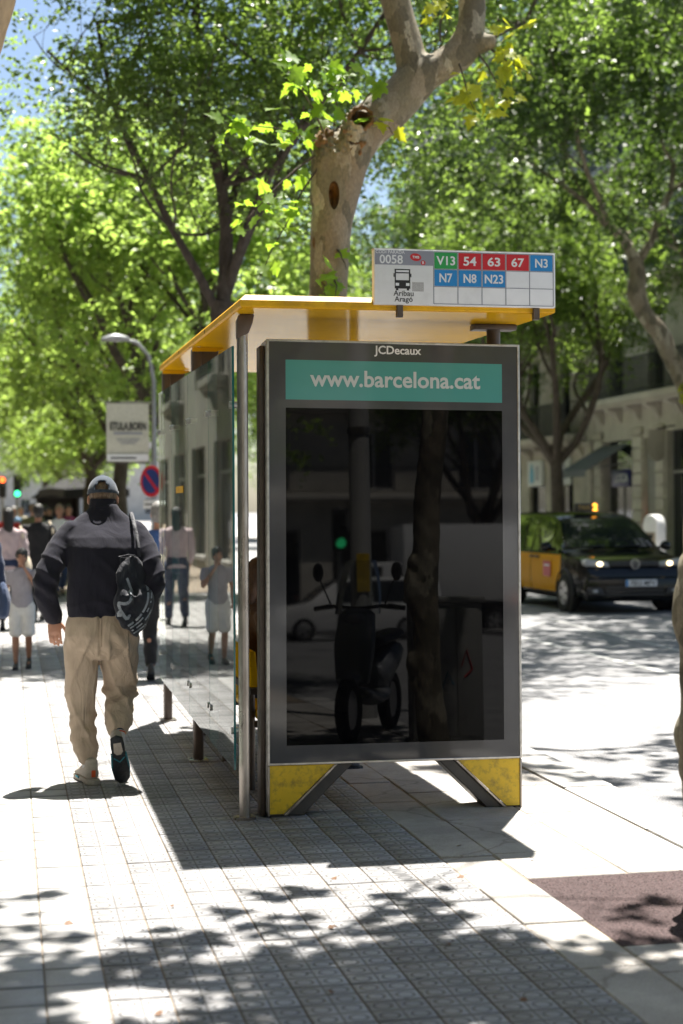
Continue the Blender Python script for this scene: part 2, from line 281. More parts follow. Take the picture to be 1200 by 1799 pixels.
M['stone'] = pm('facade_stone', (0.48, 0.44, 0.38), 0.8, var=0.12, vscale=1.2, dirt=(0.17, 0.155, 0.13), dscale=1.1, damt=0.6, bump=0.2, bscale=40)
M['stone_light'] = pm('facade_render', (0.54, 0.51, 0.45), 0.8, var=0.10, vscale=1.0, dirt=(0.22, 0.20, 0.17), dscale=0.9, damt=0.45, bump=0.2, bscale=40)
M['stone_grey'] = pm('facade_grey', (0.25, 0.24, 0.21), 0.75, var=0.15, vscale=0.8, dirt=(0.10, 0.095, 0.09), dscale=1.0, damt=0.5)
M['iron'] = pm('wrought_iron', (0.010, 0.012, 0.018), 0.45, var=0.2)
M['shutter'] = pm('louvre_shutter', (0.16, 0.155, 0.145), 0.6, var=0.15)
M['dark_in'] = pm('dark_interior', (0.012, 0.011, 0.010), 0.7, var=0.3, vscale=1)
M['white_paint'] = pm('white_paint', (0.74, 0.74, 0.73), 0.35, var=0.05, vscale=2, dirt=(0.4, 0.38, 0.35), damt=0.25)
M['car_black'] = pm('black_car_paint', (0.003, 0.0033, 0.0036), 0.10, var=0.1, spec=0.35)
M['car_yellow'] = pm('yellow_car_paint', (0.72, 0.34, 0.010), 0.45, var=0.04, spec=0.05)
M['car_white'] = pm('white_car_paint', (0.72, 0.72, 0.72), 0.2, var=0.03, coat=1.0)
M['rubber'] = pm('tyre_rubber', (0.016, 0.016, 0.017), 0.8, var=0.2)
M['rim'] = pm('alloy_rim', (0.42, 0.42, 0.43), 0.3, metal=0.8, var=0.1)
M['black_plastic'] = pm('black_plastic', (0.016, 0.016, 0.017), 0.5, var=0.2)
M['grey_metal'] = pm('galvanised_metal', (0.27, 0.28, 0.29), 0.45, metal=0.6, var=0.15, vscale=8, rvar=0.1)
M['grey_paint'] = pm('grey_paint', (0.28, 0.28, 0.27), 0.5, var=0.15, dirt=(0.14, 0.13, 0.12), damt=0.5)
M['awning'] = pm('awning_cloth', (0.13, 0.14, 0.155), 0.85, var=0.1)
M['navy_sign'] = pm('navy_sign', (0.012, 0.016, 0.10), 0.4, var=0.1)
M['cyan_logo'] = pm('cyan_logo', (0.03, 0.30, 0.46), 0.4, var=0.2)
M['skin'] = pm('skin', (0.46, 0.235, 0.155), 0.5, var=0.10, vscale=14, bump=0.05, bscale=150)
M['skin_tan'] = pm('skin_tan', (0.34, 0.17, 0.105), 0.5, var=0.10, vscale=14)
M['hair_brown'] = pm('hair_brown', (0.20, 0.135, 0.085), 0.45, var=0.55, vscale=40, stretch=(6, 6, 0.6), bump=0.7, bscale=60)
M['hair_black'] = pm('hair_black', (0.012, 0.010, 0.009), 0.42, var=0.4, vscale=40, stretch=(5, 5, 0.7), bump=0.7, bscale=50)
M['hair_auburn'] = pm('hair_auburn', (0.11, 0.045, 0.014), 0.4, var=0.5, vscale=40, stretch=(5, 5, 0.5), bump=0.7, bscale=50)
M['hair_grey'] = pm('hair_grey', (0.20, 0.19, 0.18), 0.5, var=0.3, vscale=40, bump=0.6, bscale=50)
M['fleece'] = cloth_mat('navy_black_fleece', (0.017, 0.017, 0.026), 420.0, 0.45, (9, 9, 4.2), 1.0, 0.05)
M['chino'] = cloth_mat('beige_cotton', (0.47, 0.375, 0.285), 700.0, 0.6, (13, 13, 2.8), 0.9, 0.1, 0.06, 0.03)
M['cap_cloth'] = cloth_mat('navy_cap_cloth', (0.036, 0.050, 0.074), 900.0, 0, rough=0.85, sheen=0.2)
M['tote_cloth'] = cloth_mat('black_tote_cloth', (0.010, 0.012, 0.020), 600.0, 0.9, (9, 9, 5), 0.6, 0.2)
def flat_cloth(n, c, **k): M[n] = cloth_mat(n, c, 600.0, 0.5, (10, 10, 4), **k)
flat_cloth('cl_blue', (0.055, 0.11, 0.27)); flat_cloth('cl_lightblue', (0.22, 0.36, 0.58)); flat_cloth('cl_black', (0.012, 0.012, 0.014)); flat_cloth('cl_white', (0.66, 0.65, 0.63))
flat_cloth('cl_greytee', (0.33, 0.31, 0.34)); flat_cloth('cl_navy', (0.018, 0.028, 0.065)); flat_cloth('cl_pink', (0.42, 0.33, 0.34)); flat_cloth('cl_cream', (0.56, 0.48, 0.36)); flat_cloth('cl_red', (0.42, 0.03, 0.025))
flat_cloth('cl_brown', (0.10, 0.045, 0.018)); flat_cloth('cl_olive', (0.10, 0.11, 0.06)); flat_cloth('cl_magenta', (0.22, 0.03, 0.10)); flat_cloth('cl_denim', (0.035, 0.055, 0.11))
M['shoe_beige'] = pm('shoe_mesh_beige', (0.42, 0.38, 0.33), 0.8, var=0.15, vscale=60)
M['shoe_grey'] = pm('shoe_panel_grey', (0.20, 0.19, 0.18), 0.7, var=0.2)
M['shoe_teal'] = pm('sole_teal', (0.015, 0.16, 0.21), 0.6, var=0.2)
M['sole_dark'] = pm('sole_dark', (0.016, 0.020, 0.024), 0.7, var=0.3, vscale=60, bump=0.8, bscale=70)
M['sock'] = cloth_mat('white_sock', (0.60, 0.60, 0.62), 800.0)
M['orange'] = pm('orange_band', (0.60, 0.09, 0.02), 0.7, var=0.1)
M['green_lamp'] = pm('green_signal_lens', (0.02, 0.30, 0.10), 0.3, emit=(0.05, 1.0, 0.35), estr=1.6)
M['red_lamp'] = pm('red_signal_lens', (0.40, 0.03, 0.01), 0.3, emit=(1.0, 0.12, 0.02), estr=1.8)
M['head_lamp'] = pm('lit_headlamp', (0.8, 0.75, 0.6), 0.2, emit=(1.0, 0.78, 0.42), estr=2.2)
M['taxi_lamp'] = pm('lit_orange_number', (0.6, 0.25, 0.02), 0.3, emit=(1.0, 0.36, 0.03), estr=1.6)
M['lens'] = pm('clear_lens', (0.30, 0.31, 0.32), 0.06, var=0.2, spec=0.8)
M['screen_clear'] = glass_mat('scooter_windscreen', (0.75, 0.78, 0.78), 1.45, 0.15)
M['bag_print'] = pm('faded_white_print', (0.30, 0.33, 0.37), 0.6, var=0.3, vscale=90)
M['shop_white'] = pm('shop_sign_white', (0.62, 0.64, 0.64), 0.5, var=0.05)
# ------------------------------------------------------------------ mesh helpers
def tag(o, label=None, cat=None, group=None, kind=None):
    if label: o['label'] = label
    if cat: o['category'] = cat
    if group: o['group'] = group
    if kind: o['kind'] = kind
    return o
def link(o, parent=None):
    COL.objects.link(o)
    if parent is not None: o.parent = parent
    return o
def empty(name, loc=(0, 0, 0), rz=0.0, label=None, cat=None, group=None):
    o = bpy.data.objects.new(name, None); o.empty_display_size = 0.2; o.location = loc; o.rotation_euler = (0, 0, rz); link(o)
    return tag(o, label, cat, group)
def copy_tree(o, parent=None, data_material=None):
    c = o.copy(); COL.objects.link(c); c.parent = parent
    for ch in o.children: copy_tree(ch, c)
    return c
class MB:
    def __init__(s): s.v = []; s.f = []; s.mi = []; s.k = 0; s.T = None
    def add(s, vs, fs):
        b = len(s.v)
        s.v += [tuple(s.T @ Vector(p)) if s.T is not None else tuple(p) for p in vs]
        s.f += [tuple(i + b for i in f) for f in fs]; s.mi += [s.k] * len(fs); return s
    def box(s, x0, x1, y0, y1, z0, z1):
        return s.add([(x0, y0, z0), (x1, y0, z0), (x1, y1, z0), (x0, y1, z0), (x0, y0, z1), (x1, y0, z1), (x1, y1, z1), (x0, y1, z1)],
                     [(0, 3, 2, 1), (4, 5, 6, 7), (0, 1, 5, 4), (1, 2, 6, 5), (2, 3, 7, 6), (3, 0, 4, 7)])
    def rings(s, rs, cap=True, closed=True):
        n = len(rs[0]); vs = [p for r in rs for p in r]; fs = []
        for i in range(len(rs) - 1):
            for j in range(n if closed else n - 1):
                a = i * n + j; b = i * n + (j + 1) % n
                fs.append((a, b, b + n, a + n))
        if cap: fs.append(tuple(range(n - 1, -1, -1))); fs.append(tuple((len(rs) - 1) * n + j for j in range(n)))
        return s.add(vs, fs)
    def tube(s, pts, rad, n=10, ref=None, cap=True, sq=None):
        pts = [Vector(p) for p in pts]; rad = rad if isinstance(rad, (list, tuple)) else [rad] * len(pts); rs = []
        ref = Vector(ref) if ref is not None else None; prev = None
        for i, p in enumerate(pts):
            d = (pts[min(i + 1, len(pts) - 1)] - pts[max(i - 1, 0)]); d = d.normalized() if d.length > 1e-9 else Vector((0, 0, 1))
            if prev is None:
                a = ref if ref is not None else (Vector((1, 0, 0)) if abs(d.x) < 0.9 else Vector((0, 1, 0)))
            else: a = prev
            a = (a - d * a.dot(d)).normalized(); prev = a; b = d.cross(a)
            r = rad[i]; rx, ry = r if isinstance(r, (list, tuple)) else (r, r)
            rs.append([p + a * math.cos(2 * math.pi * j / n) * rx + b * math.sin(2 * math.pi * j / n) * ry for j in range(n)])
        return s.rings(rs, cap)
    def limb(s, pts, rad, n=14, sub=3, ref=None):
        """smooth tapered tube through points (Catmull-Rom), rounded ends"""
        P = [Vector(p) for p in pts]; Rr = [r if isinstance(r, (list, tuple)) else (r, r) for r in rad]
        pp, rr = [], []
        for i in range(len(P) - 1):
            p0 = P[max(i - 1, 0)]; p1 = P[i]; p2 = P[i + 1]; p3 = P[min(i + 2, len(P) - 1)]
            for k in range(sub):
                t = k / sub
                pp.append(0.5 * ((2 * p1) + (p2 - p0) * t + (2 * p0 - 5 * p1 + 4 * p2 - p3) * t * t + (3 * p1 - p0 - 3 * p2 + p3) * t ** 3))
                tt = t * t * (3 - 2 * t); rr.append(tuple(Rr[i][q] * (1 - tt) + Rr[i + 1][q] * tt for q in (0, 1)))
        pp.append(P[-1]); rr.append(Rr[-1])
        d0 = (pp[0] - pp[1]).normalized(); d1 = (pp[-1] - pp[-2]).normalized()
        r0 = min(rr[0]); r1 = min(rr[-1])
        pp = [pp[0] + d0 * r0 * 0.55, pp[0] + d0 * r0 * 0.35] + pp + [pp[-1] + d1 * r1 * 0.35, pp[-1] + d1 * r1 * 0.55]
        rr = [tuple(x * 0.35 for x in rr[0]), tuple(x * 0.8 for x in rr[0])] + rr + [tuple(x * 0.8 for x in rr[-1]), tuple(x * 0.35 for x in rr[-1])]
        return s.tube(pp, rr, n, ref)
    def cyl(s, c, r, h, n=20, axis='z', r2=None):
        c = Vector(c); d = {'x': Vector((1, 0, 0)), 'y': Vector((0, 1, 0)), 'z': Vector((0, 0, 1))}[axis]
        return s.tube([c, c + d * h], [r, r if r2 is None else r2], n)
    def ell(s, c, rx, ry, rz, nu=16, nv=10):
        rs = []
        for i in range(nv + 1):
            th = math.pi * (0.02 + 0.96 * i / nv)
            rs.append([(c[0] + rx * math.sin(th) * math.cos(2 * math.pi * j / nu), c[1] + ry * math.sin(th) * math.sin(2 * math.pi * j / nu), c[2] - rz * math.cos(th)) for j in range(nu)])
        return s.rings(rs)
    def body(s, rows, n=20, p=2.4):
        """vertical loft of superellipse sections: rows of (z, cx, rx, cy, ry)"""
        rs = []
        for z, cx, rx, cy, ry in rows:
            r = []
            for j in range(n):
                a = 2 * math.pi * j / n; ca, sa = math.cos(a), math.sin(a)
                r.append((cx + rx * math.copysign(abs(ca) ** (2 / p), ca), cy + ry * math.copysign(abs(sa) ** (2 / p), sa), z))
            rs.append(r)
        return s.rings(rs)
    def prism(s, poly, y0, y1, plane='xz'):
        """polygon extruded across its plane"""
        n = len(poly)
        f = {'xz': lambda p, d: (p[0], d, p[1]), 'xy': lambda p, d: (p[0], p[1], d), 'yz': lambda p, d: (d, p[0], p[1])}[plane]
        vs = [f(p, y0) for p in poly] + [f(p, y1) for p in poly]
        fs = [tuple(range(n)), tuple(range(2 * n - 1, n - 1, -1))] + [(i, i + n, (i + 1) % n + n, (i + 1) % n) for i in range(n)]
        return s.add(vs, fs)
    def mesh(s, name, mats, smooth=True, angle=40, bevel=0.0, seg=2, recalc=True):
        me = bpy.data.meshes.new(name); me.from_pydata(s.v, [], s.f)
        for m in (mats if isinstance(mats, (list, tuple)) else [mats]): me.materials.append(M[m] if isinstance(m, str) else m)
        me.polygons.foreach_set('material_index', s.mi)
        bm = bmesh.new(); bm.from_mesh(me)
        if recalc: bmesh.ops.recalc_face_normals(bm, faces=bm.faces)
        if bevel:
            ed = [e for e in bm.edges if len(e.link_faces) == 2 and e.calc_face_angle(0) > R(30)]
            bmesh.ops.bevel(bm, geom=ed, offset=bevel, segments=seg, affect='EDGES', profile=0.5, clamp_overlap=True)
        bm.to_mesh(me); bm.free()
        if smooth:
            me.shade_smooth(); me.set_sharp_from_angle(angle=R(angle))
        me.update(); return me
    def build(s, name, mats, parent=None, loc=None, **kw):
        o = bpy.data.objects.new(name, s.mesh(name, mats, **kw)); link(o, parent)
        if loc is not None: o.location = loc
        return o
def place(name, me, parent=None, loc=(0, 0, 0), rot=(0, 0, 0), sc=None):
    o = bpy.data.objects.new(name, me); link(o, parent); o.location = loc; o.rotation_euler = rot
    if sc is not None: o.scale = (sc, sc, sc) if isinstance(sc, (int, float)) else sc
    return o
def remesh(mb, name, mats, voxel=0.012, smooth=4, fac=0.5, disp=None, cut=None):
    """weld overlapping closed shapes into one continuous skin"""
    me = bpy.data.meshes.new('tmp'); me.from_pydata(mb.v, [], mb.f)
    bm = bmesh.new(); bm.from_mesh(me); bmesh.ops.recalc_face_normals(bm, faces=bm.faces); bm.to_mesh(me); bm.free()
    o = bpy.data.objects.new('tmp', me); COL.objects.link(o)
    m1 = o.modifiers.new('r', 'REMESH'); m1.mode = 'VOXEL'; m1.voxel_size = voxel; m1.adaptivity = 0
    if smooth: m2 = o.modifiers.new('s', 'SMOOTH'); m2.iterations = smooth; m2.factor = fac
    dels = [o]
    if cut is not None:
        cm = cut[0].mesh('cut', cut[1]); co = bpy.data.objects.new('cut', cm); COL.objects.link(co); dels.append(co)
        b = o.modifiers.new('b', 'BOOLEAN'); b.operation = 'DIFFERENCE'; b.object = co; b.solver = 'EXACT'
        b.material_mode = 'TRANSFER'
        me.materials.append(M[mats] if isinstance(mats, str) else mats)
    dg = bpy.context.evaluated_depsgraph_get(); dg.update()
    res = bpy.data.meshes.new_from_object(o.evaluated_get(dg)); res.name = name
    for d in dels: bpy.data.objects.remove(d)
    if cut is None:
        res.materials.clear()
        for m in (mats if isinstance(mats, (list, tuple)) else [mats]): res.materials.append(M[m] if isinstance(m, str) else m)
    if disp is not None:
        n = len(res.vertices); co_ = np.empty(n * 3); no = np.empty(n * 3)
        res.vertices.foreach_get('co', co_); res.vertices.foreach_get('normal', no)
        co_ = co_.reshape(-1, 3); no = no.reshape(-1, 3)
        co_ = co_ + no * disp(co_, no)[:, None]
        res.vertices.foreach_set('co', co_.ravel())
    res.shade_smooth()
    if cut is not None: res.set_sharp_from_angle(angle=R(50))
    res.update(); return res
def text_mesh(txt, size, mat, ext=0.0015, bold=0.0, align='CENTER', sx=1.0):
    cu = bpy.data.curves.new('t', 'FONT'); cu.body = txt; cu.size = size; cu.extrude = ext; cu.align_x = align; cu.align_y = 'CENTER'; cu.offset = bold; cu.resolution_u = 3
    o = bpy.data.objects.new('t', cu); COL.objects.link(o)
    dg = bpy.context.evaluated_depsgraph_get(); dg.update()
    me = bpy.data.meshes.new_from_object(o.evaluated_get(dg)); bpy.data.objects.remove(o); bpy.data.curves.remove(cu)
    if sx != 1.0:
        me.transform(Matrix.Diagonal((sx, 1, 1, 1)))
    me.materials.clear(); me.materials.append(M[mat]); return me
def text(name, txt, size, mat, parent, loc, rot=(math.pi / 2, 0, 0), **kw):
    return place(name, text_mesh(txt, size, mat, **kw), parent, loc, rot)
def fast_mesh(name, V, quads, mat):
    me = bpy.data.meshes.new(name); n = len(V); q = len(quads); w_ = quads.shape[1]
    me.vertices.add(n); me.vertices.foreach_set('co', V.astype(np.float32).ravel())
    me.loops.add(q * w_); me.loops.foreach_set('vertex_index', quads.astype(np.int32).ravel())
    me.polygons.add(q); me.polygons.foreach_set('loop_start', np.arange(0, q * w_, w_, dtype=np.int32))
    me.materials.append(M[mat] if isinstance(mat, str) else mat)
    me.update(calc_edges=True); me.validate(); return me
# ------------------------------------------------------------------ ground, road, pavement
mb = MB(); mb.box(-500, 500, -400, 900, -1.2, -0.22); o = mb.build('ground', 'asphalt', smooth=False); tag(o, kind='structure')
mb = MB(); mb.box(3.372, 13.2, -120, 260, -0.5, -0.13); road = mb.build('road', 'asphalt', smooth=False); tag(road, kind='structure')
mb = MB(); mb.box(-3.2, 3.06, -40, 260, -0.5, -0.0052); pave = mb.build('pavement', 'bed', smooth=False); tag(pave, kind='structure')
mb = MB(); mb.box(13.45, 18.4, -40, 260, -0.5, 0.0); fp = mb.build('far_pavement', 'concrete', smooth=False); tag(fp, kind='structure')
mb = MB(); mb.box(13.2, 13.448, -40, 260, -0.5, 0.012); fk = mb.build('far_kerb', 'granite', smooth=False); tag(fk, kind='structure')
# lane lines
def lane(y0, y1, x0, x1=None, wd=0.13):
    x1 = x0 if x1 is None else x1
    m = MB(); m.add([(x0 - wd / 2, y0, 0), (x0 + wd / 2, y0, 0), (x1 + wd / 2, y1, 0), (x1 - wd / 2, y1, 0)], [(0, 1, 2, 3)])
    q = m.build('lane_marking', 'lane', road, (0, 0, -0.126), smooth=False); return q
lane(8, 90, 6.66); lane(16.2, 23.5, 7.75, 8.15, 0.10)
for k in range(6): lane(26 + 8 * k, 29.5 + 8 * k, 9.9, None, 0.1)
# kerb stones (granite, each its own stone)
kerb = MB(); kerb.box(0, 0.30, 0, 1.192, -0.34, 0.004); kme = kerb.mesh('kerb_stone', 'granite', bevel=0.012)
kerb_root = empty('kerb'); tag(kerb_root, kind='structure')
for k in range(46):
    place('kerb_stone', kme, kerb_root, (3.07 + random.uniform(-.002, .002), -1.0 + 1.2 * k, random.uniform(-.003, .003)))
# paving tiles, 0.2 m: ringed from x=.306 to 1.906, plain worn ones to the left
TG = 0.0045
def tile_arr(a=0.2, d=0.04, c=0.0035):
    g = TG / 2; V = [(g, g, -d), (a - g, g, -d), (a - g, a - g, -d), (g, a - g, -d), (g, g, -c), (a - g, g, -c), (a - g, a - g, -c), (g, a - g, -c),
                     (g + c, g + c, 0), (a - g - c, g + c, 0), (a - g - c, a - g - c, 0), (g + c, a - g - c, 0)]
    F = [(0, 1, 5, 4), (1, 2, 6, 5), (2, 3, 7, 6), (3, 0, 4, 7), (4, 5, 9, 8), (5, 6, 10, 9), (6, 7, 11, 10), (7, 4, 8, 11), (8, 9, 10, 11)]
    return np.array(V), np.array(F)
TV, TF = tile_arr()
ring_me = fast_mesh('ring_tile', TV, TF, 'tile_ring'); plain_me = fast_mesh('plain_tile', TV, TF, 'tile_plain')
cols = [(-0.094 + 0.2 * k) for k in range(-14, 10)]
near = 0; rest = {True: [], False: []}
for r in range(-30, 130):
    y = 4.6 + 0.2 * r
    for x in cols:
        ring = x > 0.3
        if 0 <= r < 28 and x > -0.1 and near < 296:
            t = place('paving_tile', ring_me if ring else plain_me, pave, (x, y, random.gauss(0, 0.0008)), (random.gauss(0, .0025), random.gauss(0, .0025), 0)); near += 1
        else: rest[ring].append((x, y, random.gauss(0, 0.0009)))
for ring, pos in rest.items():
    pos = np.array(pos); V = (TV[None] + pos[:, None, :]).reshape(-1, 3); Q = (TF[None] + (np.arange(len(pos)) * len(TV))[:, None, None]).reshape(-1, 4)
    off = np.array([0.306, 4.6, 0]); o = place('paving_tiles', fast_mesh('paving_tiles', V - off, Q, 'tile_ring' if ring else 'tile_plain'), pave, off); tag(o, kind='stuff')
# concrete slabs between tiles and kerb
def slab(x0, x1, y0, y1, jit=True):
    m = MB(); g = 0.004
    m.box(x0 + g, x1 - g, y0 + g, y1 - g, -0.04, random.gauss(0, 0.003)); m.build('paving_slab', 'concrete', pave, bevel=0.005, seg=1)
for (x0, x1) in ((1.906, 2.16), (2.16, 2.62), (2.62, 3.06)):
    y = -1.0
    while y < 40:
        d = random.choice((0.6, 0.8, 0.6, 0.5)) if y < 18 else 1.6
        y1 = y + d
        if x0 > 2.1 and y1 > 5.44 and y < 6.52:
            if y < 5.44: slab(x0, x1, y, 5.44)
            y = 6.52; continue
        slab(x0, x1, y, y1); y = y1
# tree pit, red porous aggregate
m = MB(); m.box(2.165, 3.055, 5.445, 6.515, -0.05, -0.0022); pit = m.build('tree_pit', 'pit', smooth=False); tag(pit, kind='structure')
gr = []
for k in range(2600): gr.append((random.uniform(2.18, 3.04), random.uniform(5.46, 6.5), -0.003))
gp_ = np.array(gr); s_ = rng.uniform(0.004, 0.010, len(gp_))
oc = np.array([(1, 0, 0), (0, 1, 0), (-1, 0, 0), (0, -1, 0), (0, 0, 0.9), (0, 0, -0.3)]); of = np.array([(0, 1, 4), (1, 2, 4), (2, 3, 4), (3, 0, 4)])
V = (gp_[:, None, :] + oc[None] * s_[:, None, None] * rng.uniform(0.6, 1.3, (len(gp_), 6, 3))).reshape(-1, 3); Q = (of[None] + (np.arange(len(gp_)) * 6)[:, None, None]).reshape(-1, 3)
o = place('pit_gravel', fast_mesh('pit_gravel', V, Q, 'pit'), pit); tag(o, kind='stuff')
# ------------------------------------------------------------------ buildings
def wall_cells(L, H, ops, th=0.45):
    """wall slab with real openings (s0,s1,z0,z1)"""
    xs = sorted({0, L} | {v for o in ops for v in o[:2]}); zs = sorted({0, H} | {v for o in ops for v in o[2:4]})
    m = MB()
    for i in range(len(zs) - 1):
        run = None
        for j in range(len(xs) - 1):
            cx = (xs[j] + xs[j + 1]) / 2; cz = (zs[i] + zs[i + 1]) / 2
            solid = not any(o[0] < cx < o[1] and o[2] < cz < o[3] for o in ops)
            if solid and run is None: run = xs[j]
            if (not solid or j == len(xs) - 2) and run is not None:
                e = xs[j + 1] if solid else xs[j]
                m.box(run, e, 0, th, zs[i], zs[i + 1]); run = None
    return m
def window(root, s0, s1, z0, z1, shutter=False, mat='white_paint', door=False):
    m = MB(); f = 0.07; d0, d1 = 0.20, 0.27
    m.box(s0, s0 + f, d0, d1, z0, z1); m.box(s1 - f, s1, d0, d1, z0, z1); m.box(s0 + f, s1 - f, d0, d1, z1 - f, z1); m.box(s0 + f, s1 - f, d0, d1, z0, z0 + f)
    mid = (s0 + s1) / 2; m.box(mid - .035, mid + .035, d0, d1, z0 + f, z1 - f)
    w_ = m.build('window', mat, root, smooth=False)
    p = MB(); p.box(s0 + f, s1 - f, d0 + .03, d0 + .04, z0 + f, z1 - f); p.build('pane', 'win_glass', w_, smooth=False)
    if shutter:
        for a, b in ((s0, s0 + (s1 - s0) * .30), (s1 - (s1 - s0) * .30, s1)):
            q = MB(); q.box(a + .02, b - .02, .08, .11, z0, z1 - .03)
            n = int((z1 - z0) / .11)
            for k in range(n): q.box(a + .05, b - .05, .06, .075, z0 + .05 + k * .11, z0 + .11 + k * .11)
            q.build('shutter', 'shutter', w_, smooth=False)
    return w_
def balcony(root, s0, s1, z, proj=0.75, th=0.20, rail=1.02, brackets=4, mat='stone_light'):
    b = MB(); b.box(s0, s1, -proj, 0.0, z - th, z); b.box(s0 + .05, s1 - .05, -proj + .08, 0, z - th - .08, z - th)
    bal = b.build('balcony', mat, root, bevel=0.02, seg=1)
    for k in range(brackets):
        s = s0 + .35 + (s1 - s0 - .7) * k / max(1, brackets - 1)
        q = MB(); q.prism([(0, z - th - .08), (-proj * .8, z - th - .08), (-proj * .72, z - th - .18), (-proj * .35, z - th - .25), (-.1, z - th - .48), (0, z - th - .52)], s - .12, s + .12, 'yz'); q.build('bracket', mat, bal, bevel=0.015, seg=1)
    r = MB(); n = int((s1 - s0) / .115)
    for k in range(n + 1):
        s = s0 + .05 + (s1 - s0 - .1) * k / n; r.box(s - .013, s + .013, -proj + .05, -proj + .072, z, z + rail)
    for sx in (s0 + .05, s1 - .068):
        for k in range(6): r.box(sx, sx + .018, -proj + .1 + k * .11, -proj + .118 + k * .11, z, z + rail)
        r.box(sx - .01, sx + .03, -proj + .04, 0, z + rail, z + rail + .035)
    r.box(s0 + .03, s1 - .03, -proj + .035, -proj + .085, z + rail, z + rail + .04); r.box(s0 + .03, s1 - .03, -proj + .04, -proj + .08, z + .1, z + .125)
    r.build('railing', 'iron', bal, smooth=False); return bal
def back_wall(root, L, H, d=3.5):
    m = MB(); m.box(0, L, d, d + .2, 0, H); m.box(0, L, .46, d, -.2, -.02); m.box(0, L, .46, d, 4.3, 4.5)
    m.box(0, L, .3, d + .2, H, H + .3); m.box(0, .2, .46, d, 0, H); m.box(L - .2, L, .46, d, 0, H)
    for z in (7.9, 11.4, 14.9): m.box(.2, L - .2, .46, d, z - .1, z + .1)
    m.build('rear_wall', 'dark_in', root, smooth=False)

# A: the nearer building across the street (local x runs towards the camera, local y into the building)
A = empty('apartment_building', (18, 47.3, 0), R(-90), 'stone apartment building with rusticated pillars and grey shop awning across the street', 'building')
LA = 16.0; ops = [(.72, 3.05, .02, 3.62), (3.9, 4.8, .02, 3.62), (5.5, 7.3, .02, 3.75), (8.2, 10.6, .02, 3.62), (11.4, 13.9, .02, 3.62)]
shopA = list(ops); upA = []
for z0 in (4.95, 8.4, 11.9, 15.4):
    for s in (1.1, 4.2, 7.4, 10.6, 13.6): upA.append((s, s + 1.25, z0, z0 + 2.55))
wall_cells(LA, 19.5, ops + upA).build('wall', 'stone_light', A, smooth=False)
for o_ in upA: window(A, *o_, shutter=True)
for z0 in (4.85, 8.3, 11.8, 15.3): balcony(A, .25 if z0 < 8.4 else .6, LA - .2, z0, brackets=11, proj=.62)
back_wall(A, LA, 19.5)
for s0, s1 in ((0.04, .66), (3.12, 3.84), (4.86, 5.42), (7.4, 8.1), (10.7, 11.3), (14.0, 14.6)):
    for k in range(9):
        q = MB(); q.box(s0, s1, -.07, 0, .42 + k * .365, .42 + k * .365 + .335); q.build('pillar_block', 'stone_light', A, bevel=.018, seg=1)
    q = MB(); q.box(s0 - .04, s1 + .04, -.10, 0, 0.02, .40); q.build('pillar_base', 'stone', A, bevel=.015, seg=1)
    q = MB(); q.box(s0 - .05, s1 + .05, -.11, 0, 3.72, 3.92); q.build('pillar_capital', 'stone', A, bevel=.02, seg=1)
for (s0, s1, z0, z1) in shopA:
    q = MB(); q.box(s0, s0 + .06, .18, .26, z0, z1); q.box(s1 - .06, s1, .18, .26, z0, z1); q.box(s0 + .06, s1 - .06, .18, .26, 2.55, 2.63); q.box((s0 + s1) / 2 - .03, (s0 + s1) / 2 + .03, .18, .26, z0, 2.55)
    sf = q.build('shopfront', 'grey_paint', A, smooth=False)
    q = MB(); q.box(s0 + .06, s1 - .06, .21, .22, z0, 2.55); q.box(s0 + .06, s1 - .06, .21, .22, 2.63, z1); q.build('pane', 'win_glass', sf, smooth=False)
q = MB(); q.box(3.92, 4.78, .10, .14, .1, 3.5); q.build('roller_panel', 'grey_paint', A, smooth=False)
q = MB(); q.box(4.64, 4.76, .04, .095, 1.05, 1.42); q.build('red_light', 'red_lamp', A, bevel=.01)
aw = MB(); aw.add([(.55, -.02, 3.50), (2.75, -.02, 3.50), (2.75, -1.35, 2.72), (.55, -1.35, 2.72), (2.75, -1.37, 2.52), (.55, -1.37, 2.52), (.55, -.02, 3.47), (2.75, -.02, 3.47), (2.75, -1.34, 2.69), (.55, -1.34, 2.69)],
                  [(0, 1, 2, 3), (3, 2, 4, 5), (6, 9, 8, 7), (0, 3, 9, 6), (1, 7, 8, 2)]); awo = aw.build('awning', 'awning', A, smooth=False, recalc=False)
for s in (.6, 2.7):
    q = MB(); q.tube([(s, -.02, 2.95), (s, -1.3, 2.72)], .02, 6); q.build('awning_arm', 'grey_metal', awo)
q = MB(); q.box(1.75, 3.10, -.16, -.02, 2.22, 2.74); sg = q.build('shop_sign', 'navy_sign', A, bevel=.01)
text('sign_lettering', 'LOCA', .36, 'white_print', sg, (2.55, -.164, 2.47), bold=.01)
q = MB(); q.tube([(6.1, -.55, 3.75), (6.1, -.55, 3.2)], [(.03, .26), (.03, .26)], 20); shd = q.build('shield_sign', 'stone', A)
q = MB(); q.ell((6.1, -.55, 3.2), .03, .26, .34, 20, 8); q.build('shield_tip', 'stone', shd)
q = MB(); q.tube([(6.1, -.55, 3.75), (6.1, -.1, 3.85), (6.1, 0, 3.85)], .025, 6); q.build('sign_bracket', 'iron', shd)
